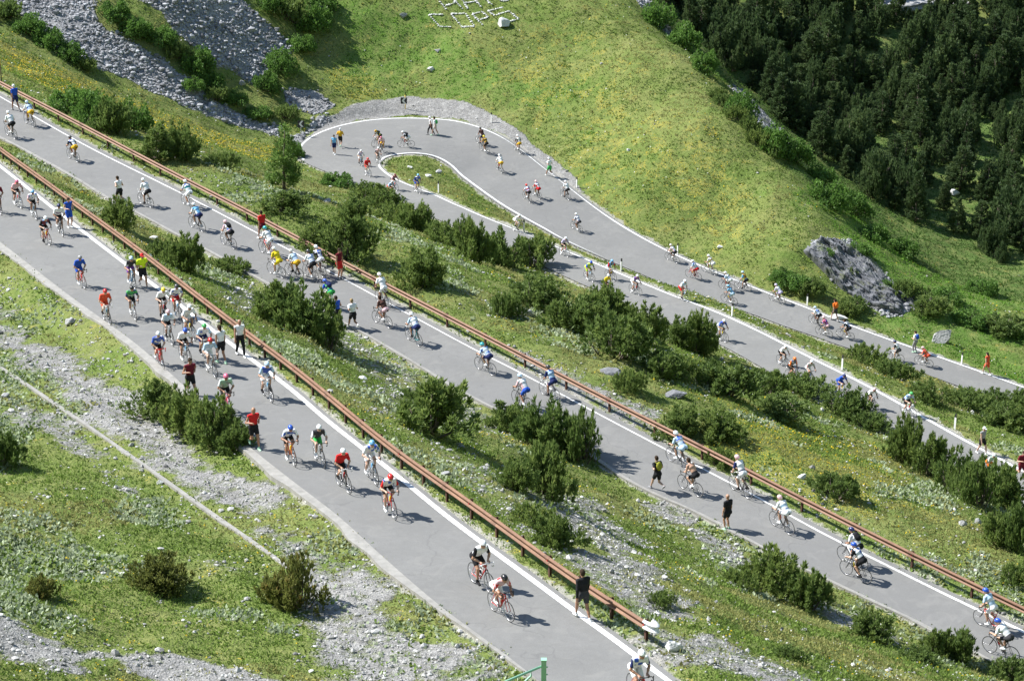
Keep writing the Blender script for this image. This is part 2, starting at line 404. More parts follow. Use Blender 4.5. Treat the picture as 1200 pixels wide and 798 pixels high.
gravel = zones([
    ([(350,172),(366,150),(400,128),(440,116),(475,111),(520,115),(552,122),(585,138),(610,152),(636,178),(672,206),(690,226),(680,228),(650,206),(620,180),(590,158),(540,141),(480,136),(420,141),(380,155)], .5, .5, 1),
    ([(-60,330),(0,365),(60,400),(150,455),(225,508),(330,588),(410,655),(500,732),(570,790),(615,830),(430,830),(385,745),(330,690),(250,600),(165,535),(80,478),(0,425),(-60,390)], 1.3, 2.6, .77),
    ([(690,735),(740,752),(800,790),(840,830),(800,830),(730,770)], .4, .8, .8),
    ([(0,722),(60,738),(150,752),(250,775),(320,800),(240,812),(120,790),(0,775)], .5, 1.8, .8),
    ([(130,628),(190,638),(260,655),(300,672),(270,675),(200,655),(140,640)], .4, 1.2, .65),
    ([(0,440),(60,478),(140,548),(205,600),(190,610),(110,560),(30,490),(0,470)], .5, 1.6, .7),
    ([(590,395),(680,440),(760,480),(800,520),(750,520),(680,475),(600,430)], .6, 1.8, .72),
    ([(640,570),(700,590),(760,650),(850,720),(930,798),(820,798),(740,720),(690,680),(640,640)], 1, 3.5, .72),
    ([(780,570),(850,625),(920,665),(1000,720),(1080,750),(1050,760),(920,700),(830,650),(770,600)], .7, 2, .72),
    ([(255,330),(330,345),(420,395),(500,445),(600,490),(580,515),(470,480),(420,430),(330,380),(260,360)], .7, 2.4, .6),
    ([(180,240),(260,290),(330,360),(300,330),(230,290)], .5, 1.6, .5),
    ([(0,300),(80,362),(170,430),(230,480),(200,490),(120,440),(40,380),(0,350)], .5, 1.6, .5),
    ([(440,470),(560,540),(660,590),(700,690),(640,630),(520,560)], .8, 2.5, .55),
    ([(900,555),(990,590),(1100,650),(1190,700),(1190,720),(1080,670),(960,610),(890,575)], .5, 1.6, .5)])
# verge grit along every far edge
flow = zones([
    ([(0,52),(60,78),(110,95),(200,135),(300,165),(345,180),(330,195),(240,170),(150,140),(60,105),(0,80)], 1.5, 2.5, 1),
    ([(560,50),(680,40),(760,120),(860,220),(880,300),(800,280),(720,230),(640,160),(580,110)], 3, 6, .26),
    ([(840,470),(1000,520),(1080,600),(1000,610),(900,560),(830,520)], 2, 5, .55),
    ([(380,60),(440,90),(440,110),(380,110)], 1, 3, .5), ([(500,420),(560,400),(690,440),(560,430)], 1, 3, .5)])
lush = zones([([(380,0),(480,10),(640,100),(700,150),(620,130),(480,100),(400,60)], 4, 8, .8), ([(900,170),(1200,300),(1200,460),(1060,400),(960,290)], 3, 6, .9), ([(1040,380),(1250,440),(1250,475),(1080,415)], 1, 3, .6)])
forest = zones([([(742,-25),(1320,-25),(1320,365),(1110,330),(1010,255),(935,200),(880,130),(830,80),(785,35)], 1.2, 4, 1)])
verge = np.zeros(len(X))
for d_, z_ in fields[:3]: verge = np.maximum(verge, 1 - sstep(.05, .75, d_ + (fbm(X / 1.1, Y / 1.1, 31) - .5) * .9))
# ------------------------------------------------------------------ ground material
def ground_material():
    m, nt, b = mat('alpine_ground')
    geo = N(nt, 'ShaderNodeNewGeometry'); P = geo.outputs['Position']
    sc = attr(nt, 'scree').outputs['Fac']; gr = attr(nt, 'gravel').outputs['Fac']; fl = attr(nt, 'flowers').outputs['Fac']; lu = attr(nt, 'lush').outputs['Fac']; ve = attr(nt, 'verge').outputs['Fac']; fo = attr(nt, 'woods').outputs['Fac']
    n1 = noise(nt, P, .16, 3, .62); n2 = noise(nt, P, .8, 4, .7); n3 = noise(nt, P, 4.5, 3, .75); n4 = noise(nt, P, 15, 1.5, .7)
    g = mixc(nt, ramp(nt, n1, [(.36, g3(0)), (.64, g3(1))]), (.118, .176, .034), (.180, .208, .058))
    g = mixc(nt, lu, g, (.100, .190, .030))
    g = mixc(nt, fo, g, (.070, .125, .026))
    g = mixc(nt, ramp(nt, n2, [(.42, g3(0)), (.72, g3(.75))]), g, (.235, .23, .085))
    g = mixc(nt, ramp(nt, n3, [(.30, g3(.7)), (.56, g3(0))]), g, (.055, .092, .022))
    g = mixc(nt, ramp(nt, n4, [(.56, g3(0)), (.76, g3(.7))]), g, (.32, .34, .13))
    # yellow flower drifts
    vf = N(nt, 'ShaderNodeTexVoronoi', feature='F1'); vf.inputs['Scale'].default_value = 11; L(nt, P, vf.inputs['Vector'])
    dots = ramp(nt, vf.outputs['Distance'], [(.22, g3(1)), (.42, g3(0))])
    pick = math_(nt, 'GREATER_THAN', math_(nt, 'ADD', n2, math_(nt, 'MULTIPLY', fl, .45)), .63)
    g = mixc(nt, math_(nt, 'MULTIPLY', math_(nt, 'MULTIPLY', dots, pick), .8), g, (.52, .40, .03))
    # loose stones
    def stones(scale, seed):
        mp = N(nt, 'ShaderNodeMapping'); mp.inputs['Location'].default_value = (seed, seed * 2, seed * 3); L(nt, P, mp.inputs['Vector'])
        v = N(nt, 'ShaderNodeTexVoronoi', feature='F1'); v.inputs['Scale'].default_value = scale; L(nt, mp.outputs['Vector'], v.inputs['Vector'])
        v2 = N(nt, 'ShaderNodeTexVoronoi', feature='DISTANCE_TO_EDGE'); v2.inputs['Scale'].default_value = scale; L(nt, mp.outputs['Vector'], v2.inputs['Vector'])
        return v.outputs['Color'], v2.outputs['Distance']
    c1, e1 = stones(2.6, 1.3); c2, e2 = stones(7.5, 4.1)
    sepn = N(nt, 'ShaderNodeSeparateColor'); L(nt, c1, sepn.inputs['Color']); sep2 = N(nt, 'ShaderNodeSeparateColor'); L(nt, c2, sep2.inputs['Color'])
    st = mixc(nt, .5, ramp(nt, sepn.outputs['Red'], [(0, (.22, .22, .225)), (.6, (.35, .35, .345)), (1, (.55, .55, .53))]), ramp(nt, sep2.outputs['Red'], [(0, (.15, .15, .155)), (.6, (.32, .32, .32)), (1, (.58, .57, .55))]))
    st = mixc(nt, ramp(nt, e2, [(.0, g3(.75)), (.09, g3(0))]), st, (.13, .125, .11))
    scol = mixc(nt, ramp(nt, n2, [(.35, g3(0)), (.7, g3(1))]), st, mixc(nt, .4, st, (.20, .205, .21)))
    gcol = mixc(nt, .45, st, (.225, .215, .19))
    gm = math_(nt, 'ADD', math_(nt, 'MULTIPLY', gr, .62), math_(nt, 'MULTIPLY', noise(nt, P, 1.6, 5, .75), .62))
    gm = math_(nt, 'MULTIPLY', math_(nt, 'SUBTRACT', gm, .66), 9, clamp=True)
    sp = math_(nt, 'MULTIPLY', math_(nt, 'SUBTRACT', math_(nt, 'ADD', noise(nt, P, 2.6, 3, .78), math_(nt, 'MULTIPLY', n1, .22)), .80), 14, clamp=True)
    gm = math_(nt, 'MAXIMUM', gm, math_(nt, 'MULTIPLY', sp, .8))
    vm = math_(nt, 'MULTIPLY', math_(nt, 'SUBTRACT', math_(nt, 'ADD', ve, math_(nt, 'MULTIPLY', n3, .8)), .98), 5, clamp=True)
    col = mixc(nt, gm, g, gcol)
    col = mixc(nt, math_(nt, 'MULTIPLY', vm, .8), col, (.36, .345, .31))
    sm = math_(nt, 'MULTIPLY', math_(nt, 'SUBTRACT', math_(nt, 'ADD', sc, math_(nt, 'MULTIPLY', n2, .5)), .72), 8, clamp=True)
    col = mixc(nt, sm, col, scol)
    L(nt, col, b.inputs['Base Color']); b.inputs['Roughness'].default_value = .95; b.inputs['Specular IOR Level'].default_value = .15
    hsum = math_(nt, 'ADD', math_(nt, 'MULTIPLY', n3, .8), math_(nt, 'ADD', math_(nt, 'MULTIPLY', n4, .35), math_(nt, 'MULTIPLY', math_(nt, 'MAXIMUM', gm, sm), math_(nt, 'MULTIPLY', sep2.outputs['Green'], .9))))
    hsum = math_(nt, 'ADD', hsum, math_(nt, 'MULTIPLY', sm, math_(nt, 'MULTIPLY', sepn.outputs['Green'], 1.6)))
    bn = N(nt, 'ShaderNodeBump'); bn.inputs['Strength'].default_value = .9; bn.inputs['Distance'].default_value = .16
    L(nt, hsum, bn.inputs['Height']); L(nt, bn.outputs['Normal'], b.inputs['Normal'])
    return m
me = mesh_np('ground', TV, Fq, True, [ground_material()], attrs={'scree': scree, 'gravel': gravel, 'flowers': flow, 'lush': lush, 'verge': verge, 'woods': forest})
ground_o = tag(add('ground', me), kind='structure')
# ------------------------------------------------------------------ asphalt
def asphalt_material():
    m, nt, b = mat('asphalt')
    geo = N(nt, 'ShaderNodeNewGeometry'); P = geo.outputs['Position']
    n1 = noise(nt, P, .35, 5, .6, .4); n2 = noise(nt, P, 3, 5, .65); n3 = noise(nt, P, 30, 3, .7)
    c = ramp(nt, n1, [(.3, (.204, .203, .194)), (.7, (.246, .244, .233))])
    c = mixc(nt, ramp(nt, n2, [(.35, g3(.35)), (.6, g3(0))]), c, (.168, .167, .160))
    c = mixc(nt, ramp(nt, n3, [(.3, g3(.5)), (.7, g3(0))]), c, (.12, .118, .11))
    vr = N(nt, 'ShaderNodeTexVoronoi', feature='F1', distance='CHEBYCHEV'); vr.inputs['Scale'].default_value = .13; L(nt, P, vr.inputs['Vector'])
    sr = N(nt, 'ShaderNodeSeparateColor'); L(nt, vr.outputs['Color'], sr.inputs['Color'])
    c = mixc(nt, ramp(nt, sr.outputs['Red'], [(.0, g3(.0)), (.55, g3(.0)), (.60, g3(.35)), (1, g3(.35))]), c, (.172, .171, .165))
    c = mixc(nt, ramp(nt, noise(nt, P, .9, 3, .6, 1.2), [(.55, g3(0)), (.72, g3(.45))]), c, (.25, .245, .228))
    # tar-sealed cracks
    v = N(nt, 'ShaderNodeTexVoronoi', feature='DISTANCE_TO_EDGE'); v.inputs['Scale'].default_value = .22
    wv = N(nt, 'ShaderNodeVectorMath', operation='ADD'); L(nt, P, wv.inputs[0])
    nz = N(nt, 'ShaderNodeTexNoise'); nz.inputs['Scale'].default_value = .8; L(nt, P, nz.inputs['Vector'])
    sc2 = N(nt, 'ShaderNodeVectorMath', operation='SCALE'); L(nt, nz.outputs['Color'], sc2.inputs[0]); sc2.inputs['Scale'].default_value = 2.2
    L(nt, sc2.outputs[0], wv.inputs[1]); L(nt, wv.outputs[0], v.inputs['Vector'])
    cr = math_(nt, 'MULTIPLY', ramp(nt, v.outputs['Distance'], [(.0, g3(1)), (.012, g3(0))]), math_(nt, 'GREATER_THAN', noise(nt, P, .25, 2), .5))
    c = mixc(nt, math_(nt, 'MULTIPLY', cr, .28), c, (.09, .09, .09))
    L(nt, c, b.inputs['Base Color']); b.inputs['Roughness'].default_value = .85; b.inputs['Specular IOR Level'].default_value = .3
    bn = N(nt, 'ShaderNodeBump'); bn.inputs['Strength'].default_value = .35; bn.inputs['Distance'].default_value = .02
    L(nt, n3, bn.inputs['Height']); L(nt, bn.outputs['Normal'], b.inputs['Normal'])
    return m
asph = asphalt_material()
for nm, (e1, e2) in RO.items():
    if nm == 'track': continue
    v, q = ribbon(e1, e2, 7)
    tag(add('road', mesh_np('road', v, q, True, [asph])), kind='structure')
def paint_material():
    m, nt, b = mat('road_paint')
    geo = N(nt, 'ShaderNodeNewGeometry'); n = noise(nt, geo.outputs['Position'], 5, 6, .75)
    L(nt, ramp(nt, n, [(.33, (.30, .30, .295)), (.43, (.62, .62, .60)), (.52, (.80, .80, .78)), (1, (.84, .84, .82))]), b.inputs['Base Color']); b.inputs['Roughness'].default_value = .6
    return m
paint = paint_material()
def line(P, Q, w, a=0, b_=None):
    o = outward(P, Q); v, q = ribbon(P[a:b_] - o[a:b_] * w / 2, P[a:b_] + o[a:b_] * w / 2, 2, .006)
    tag(add('road_marking', mesh_np('road_marking', v, q, True, [paint])), kind='structure')
line(fA, nA, .21); line(fB, nB, .19); line(Oo, Ii, .19, 0, NS * 10 + 6); line(Ii, Oo, .19, int(NS * 1.9), None)
# concrete strip on the uphill edge of the nearest road, and a low kerb beside the gravel track
conc = simple('concrete', (.29, .28, .255), .85, 0, .2, 3, .3)
def strip(name, P, off, w, h0, a, b_, taper=False):
    e1 = P[a:b_] + off[a:b_] * .01; wt = w * np.clip((b_ - np.arange(a, b_)) / (30. if taper else .01), .03, 1)[:, None] * (1 + (.5 * (vnoise(np.arange(a, b_) / 3., np.zeros(b_ - a), 4) - .5))[:, None]); e2 = P[a:b_] + off[a:b_] * wt; n = len(e1)
    V = np.concatenate([e1 + [0, 0, -.15], e1 + [0, 0, h0], e2 + [0, 0, h0 + .02], e2 + [0, 0, -.35]]); I = np.arange(n)
    q = []
    for k in range(3): q.append(np.stack([k * n + I[:-1], k * n + I[1:], (k + 1) * n + I[1:], (k + 1) * n + I[:-1]], 1))
    q.append(np.array([[0, n, 2 * n, 3 * n], [4 * n - 1, 3 * n - 1, 2 * n - 1, n - 1]]))
    return tag(add(name, mesh_np(name, V, np.vstack(q), False, [conc])), kind='structure')
strip('kerb', nA, outward(nA, fA), .42, .04, 8, 152, True)
strip('kerb', nB, outward(nB, fB), .22, .04, 5, 175)
kp = resample(tL, 120)
strip('kerb', kp, outward(tL, tR), .20, .015, 0, 88)
# ------------------------------------------------------------------ foliage: thousands of small blades per crown
def leaf_material(name, dark, light, tip=None, trans=.12):
    m, nt, b = mat(name)
    a = attr(nt, 'tint').outputs['Fac']; oi = N(nt, 'ShaderNodeObjectInfo')
    v = math_(nt, 'ADD', math_(nt, 'MULTIPLY', a, .75), math_(nt, 'MULTIPLY', oi.outputs['Random'], .25))
    st = [(.0, dark), (.75, light)] + ([(1, tip)] if tip else [])
    c = ramp(nt, v, st); L(nt, c, b.inputs['Base Color']); b.inputs['Roughness'].default_value = .6; b.inputs['Specular IOR Level'].default_value = .35
    t = N(nt, 'ShaderNodeBsdfTranslucent'); L(nt, mixc(nt, .5, c, (.30, .36, .06), 'MULTIPLY') if False else c, t.inputs['Color'])
    mx = N(nt, 'ShaderNodeMixShader'); mx.inputs[0].default_value = .42; out = nt.nodes['Material Output']
    L(nt, b.outputs[0], mx.inputs[1]); L(nt, t.outputs[0], mx.inputs[2]); L(nt, mx.outputs[0], out.inputs['Surface'])
    return m
M_pine = leaf_material('pine_needles', (.088, .150, .042), (.20, .275, .075), (.29, .34, .10))
M_pine_b = leaf_material('pine_needles_olive', (.095, .158, .044), (.215, .285, .075), (.31, .355, .10))
M_brown = leaf_material('juniper_needles', (.085, .11, .03), (.21, .225, .06), (.36, .25, .09))
M_fir = leaf_material('forest_needles', (.045, .085, .034), (.110, .165, .060), (.17, .215, .08))
M_leaf = leaf_material('shrub_leaves', (.08, .16, .035), (.16, .29, .06), (.22, .34, .08))
M_larch = leaf_material('larch_needles', (.13, .22, .05), (.22, .34, .09), (.27, .38, .11))
M_bark = simple('bark', (.15, .12, .095), .9, 0, .35, 9, .4)
M_pale = simple('pale_bark', (.42, .39, .35), .9, 0, .2, 9, .4)
def blades(C, D, Ln, Wd, tint, r):
    """one kite-shaped blade per row: base point C, direction D, length, width"""
    n = len(C); D = D / (np.linalg.norm(D, axis=1)[:, None] + 1e-9)
    S = np.cross(D, r.normal(size=(n, 3))); S /= np.linalg.norm(S, axis=1)[:, None] + 1e-9
    Ln = np.broadcast_to(Ln, n)[:, None]; Wd = np.broadcast_to(Wd, n)[:, None]
    V = np.stack([C, C + D * Ln * .45 + S * Wd / 2, C + D * Ln, C + D * Ln * .45 - S * Wd / 2], 1).reshape(-1, 3)
    q = np.arange(n * 4).reshape(n, 4)
    return V, q, np.repeat(tint, 4)
def tufts(C, D, k, Ln, Wd, spread, tint, r):
    n = len(C); Ck = np.repeat(C, k, 0); Dk = np.repeat(D / (np.linalg.norm(D, axis=1)[:, None] + 1e-9), k, 0) + r.normal(size=(n * k, 3)) * spread
    return blades(Ck, Dk, np.repeat(np.broadcast_to(Ln, n), k) * r.uniform(.7, 1.15, n * k), Wd, np.clip(np.repeat(tint, k) + r.normal(size=n * k) * .08, 0, 1), r)
def plume_set(base, axis, Lp, Rp, nt_, k, ln, wd, r, tint0, up=.75, taper=.65):
    """upright shoots around each plume axis"""
    C, D, T = [], [], []
    for b0, ax, lp, rp, t0 in zip(base, axis, Lp, Rp, tint0):
        ax = ax / np.linalg.norm(ax)
        t = r.uniform(0, 1, nt_) ** .8; th = r.uniform(0, 2 * math.pi, nt_)
        u = np.cross(ax, [0.3, 1, .2]); u /= np.linalg.norm(u); v = np.cross(ax, u)
        rad = rp * (np.sin(np.clip(t * .85 + .15, 0, 1) * math.pi) ** .5) * (1 - taper * t) * r.uniform(.45, 1, nt_)
        rd = np.cos(th)[:, None] * u + np.sin(th)[:, None] * v
        C.append(b0 + ax * (t * lp)[:, None] + rd * rad[:, None]); D.append(ax * up + rd * (1 - .75 * t)[:, None] * .8 + np.array([0, 0, .25]))
        T.append(np.clip(t0 + .25 * (t - .5) + r.normal(size=nt_) * .1, 0, 1))
    return tufts(np.vstack(C), np.vstack(D), k, ln, wd, .38, np.concatenate(T), r)
def stems_mesh(pts, r0, m, name):
    mb = MB()
    for P in pts: mb.tube(P, np.linspace(r0, r0 * .35, len(P)), 5)
    return mb.mesh(name, (m,))
def make_bush(seed, m=M_pine, dens=1., flat=1., plume=.30, lean=1.0, nplume=64, open_=0.):
    """mountain pine scrub, about 2 m wide and 1.2 m high: a mound of upright leafy plumes on bent stems"""
    r = np.random.default_rng(seed); base, ax, Lp, Rp, t0, st = [], [], [], [], [], []
    lobes = [(r.uniform(-.5, .5), r.uniform(-.5, .5), r.uniform(.35, .6), r.uniform(.6, 1.1)) for _ in range(7)]
    for i in range(nplume):
        lx, ly, lr, lh = lobes[i % 7]; a = r.uniform(0, 6.283); q = math.sqrt(r.uniform(0, 1))
        x, y = lx + lr * q * math.cos(a), ly + lr * q * math.sin(a)
        rr = min(1.15, math.hypot(x, y)); top = flat * lh * (1 - .55 * rr ** 2) * r.uniform(.75, 1.2)
        lp = r.uniform(.35, .62) * plume / .36; h0 = max(.02, top - lp * .8)
        for lev in np.arange(h0, -.05, -.3):
            if lev != h0 and r.uniform() < .3 + open_: continue
            base.append(np.array([x + r.normal() * .06, y + r.normal() * .06, lev])); ax.append(np.array([x * lean + r.normal() * .12, y * lean + r.normal() * .12, 1.]))
            Lp.append(lp); Rp.append(r.uniform(.13, .21) * plume / .36); t0.append(r.uniform(.2, .75))
        if i % 3 == 0: st.append([(lx * .3, ly * .3, -.15), (x * .6, y * .6, h0 * .35), (x, y, h0 + lp * .5)])
    V, q, T = plume_set(base, ax, Lp, Rp, int(19 * dens), 3, .16, .05, r, t0)
    return mesh_np('crown', V, q, False, (m,), attrs={'tint': T}), stems_mesh(st, .035, M_bark, 'stem')
def make_conifer(seed, m=M_fir, h=5., w=1.15, tiers=11, m_b=M_bark, gap=.12, k=3, broad=.95):
    """upright pine: whorls of rising boughs with plume ends, ragged outline"""
    r = np.random.default_rng(seed); base, ax, Lp, Rp, t0 = [], [], [], [], []
    bend = r.normal(size=2) * .25; mb = MB()
    trunk = [(bend[0] * (t ** 2), bend[1] * t ** 2, -.4 + (h + .2) * t) for t in np.linspace(0, 1, 8)]
    mb.tube(trunk, np.linspace(.13, .02, 8) * h / 5, 7)
    for i in range(tiers):
        t = .1 + .88 * i / (tiers - 1); z = t * h; cx, cy = bend[0] * t * t, bend[1] * t * t
        reach = w * (1 - t ** 1.15) ** broad + .1; nb = max(3, int(8 * (1 - t) + 3)); off_ = r.uniform(0, 6.28)
        for j in range(nb):
            if r.uniform() < gap: continue
            a = off_ + j * 6.283 / nb + r.normal() * .25; rr = reach * r.uniform(.6, 1.15); d = np.array([math.cos(a), math.sin(a), 0])
            tip = np.array([cx, cy, z]) + d * rr + [0, 0, rr * r.uniform(.05, .35)]
            if i % 2 == 0: mb.tube([(cx, cy, z - .05), tuple(np.array([cx, cy, z]) * .5 + tip * .5 - [0, 0, .05]), tuple(tip)], [.03, .02, .012], 4, cap=False)
            for f in ((.45, .75, 1.) if rr > .6 else (.7, 1.)):
                base.append(np.array([cx, cy, z]) * (1 - f) + tip * f - [0, 0, .08] + r.normal(size=3) * .05); ax.append(d * .55 + [0, 0, .8] + r.normal(size=3) * .15)
                Lp.append(r.uniform(.4, .75)); Rp.append(r.uniform(.20, .34)); t0.append(r.uniform(.15, .8))
    base.append(np.array([bend[0], bend[1], h - .35])); ax.append(np.array([0, 0, 1.])); Lp.append(.7); Rp.append(.14); t0.append(.7)
    V, q, T = plume_set(base, ax, Lp, Rp, 20, k, .26, .09, r, t0)
    return mesh_np('crown', V, q, False, (m,), attrs={'tint': T}), mb.mesh('trunk', (m_b,))
def make_shrub(seed, m=M_leaf, n=1500):
    """broad-leaved green scrub (alder, willow): leaf clumps on many thin stems"""
    r = np.random.default_rng(seed); C, D, T, st = [], [], [], []
    for i in range(34):
        a = r.uniform(0, 6.283); q = math.sqrt(r.uniform(0, 1)); x, y = q * math.cos(a), q * math.sin(a); z = .95 * math.sqrt(max(.03, 1.05 - q * q)) * r.uniform(.55, 1.15)
        rad = r.uniform(.16, .30); k = n // 34; p = r.normal(size=(k, 3)); p /= np.linalg.norm(p, axis=1)[:, None]
        C.append(np.array([x, y, z - .1]) + p * rad * r.uniform(.5, 1, k)[:, None]); D.append(p + [0, 0, .5]); T.append(np.clip(r.uniform(.2, .75) + r.normal(size=k) * .15, 0, 1))
        if i % 3 == 0: st.append([(0, 0, -.15), (x * .5, y * .5, z * .6), (x, y, z)])
        if z > .5: C.append(np.array([x, y, z * .45]) + p[:k // 2] * rad * 1.2); D.append(p[:k // 2] + [0, 0, .3]); T.append(np.full(k // 2, r.uniform(.1, .5)))
    C, D, T = np.vstack(C), np.vstack(D), np.concatenate(T)
    V, q, T = tufts(C, D, 2, .13, .085, .5, T, r)
    return mesh_np('crown', V, q, False, (m,), attrs={'tint': T}), stems_mesh(st, .022, M_bark, 'stem')
def make_larch(seed):
    return make_conifer(seed, M_larch, 6., 1.15, 14, M_bark, .30, 2, .9)
def extent(me):
    c = np.empty(len(me.vertices) * 3, np.float32); me.vertices.foreach_get('co', c); c = c.reshape(-1, 3)
    lo, hi = np.percentile(c, 1.5, axis=0), np.percentile(c, 98.5, axis=0); return max(hi[0] - lo[0], hi[1] - lo[1]), hi[2]
PROTO = {
    'pine': [make_bush(s) for s in (11, 12, 13, 14)],
    'olive': [make_bush(s, M_pine_b) for s in (21, 22, 23)],
    'brown': [make_bush(31, M_brown, open_=.2), make_bush(32, M_brown, .8)],
    'low': [make_bush(41, M_pine, .9, .55), make_bush(42, M_pine_b, .9, .5)],
    'fir': [make_conifer(s, M_fir, 5 + .4 * (s % 3), 1.1 + .25 * (s % 2)) for s in (51, 52, 53, 54, 55)],
    'youngpine': [make_conifer(61, M_pine, 2.6, 1.15, 7, M_pale, .2), make_conifer(62, M_pine, 3, 1.2, 8, M_bark, .12)],
    'shrub': [make_shrub(s) for s in (71, 72, 73)],
    'larch': [make_larch(81)],
    'woodpine': [make_bush(s, M_fir, 1.1, 1.25, .36, .5, 52) for s in (91, 92, 93)],
}
EXT = {k: [extent(v[0]) for v in L_] for k, L_ in PROTO.items()}
def plant(kind, P, wm, hm, name, label, cat, group=None, rz=None, var=None, trunk=None):
    k = random.randrange(len(PROTO[kind])) if var is None else var % len(PROTO[kind])
    cm, tm = PROTO[kind][k]; ew, eh = EXT[kind][k]
    e = tag(empty(name, P), label, cat, group)
    s = wm / ew; e.scale = (s, s, hm / eh); e.rotation_euler = (0, 0, random.uniform(0, 6.28) if rz is None else rz)
    add('crown', cm, e); add('trunk' if kind in ('fir', 'larch', 'youngpine') else 'stem', tm, e)
    return e
def bush_px(kind, bx, by, w, h, label, group=None, name=None, cat=None, var=None):
    """a plant whose visible foot sits at (bx, by) in the photo and spans w x h there"""
    P = hit(bx, by); d = P @ FWD; s = F / d; sinp = -P[2] / np.linalg.norm(P); cosp = math.sqrt(1 - sinp ** 2)
    P2 = hit(bx, by - .30 * w * sinp); d = P2 @ FWD
    if abs(d - P @ FWD) > 6: P2 = P
    w *= 1.08; h *= .92; wm = w / s; hm = max(.35 * wm, (h - .28 * w * sinp) / s / cosp)
    P2 = P2 - np.array([0, 0, .06])
    nm = name or {'pine': 'pine_bush', 'olive': 'pine_bush', 'brown': 'juniper_bush', 'low': 'dwarf_pine', 'fir': 'pine_tree', 'youngpine': 'pine_tree', 'shrub': 'leafy_shrub', 'larch': 'larch_tree'}[kind]
    ct = cat or {'fir': 'tree', 'youngpine': 'tree', 'larch': 'tree'}.get(kind, 'bush')
    return plant(kind, P2, wm, hm, nm, label, ct, group, var=var)
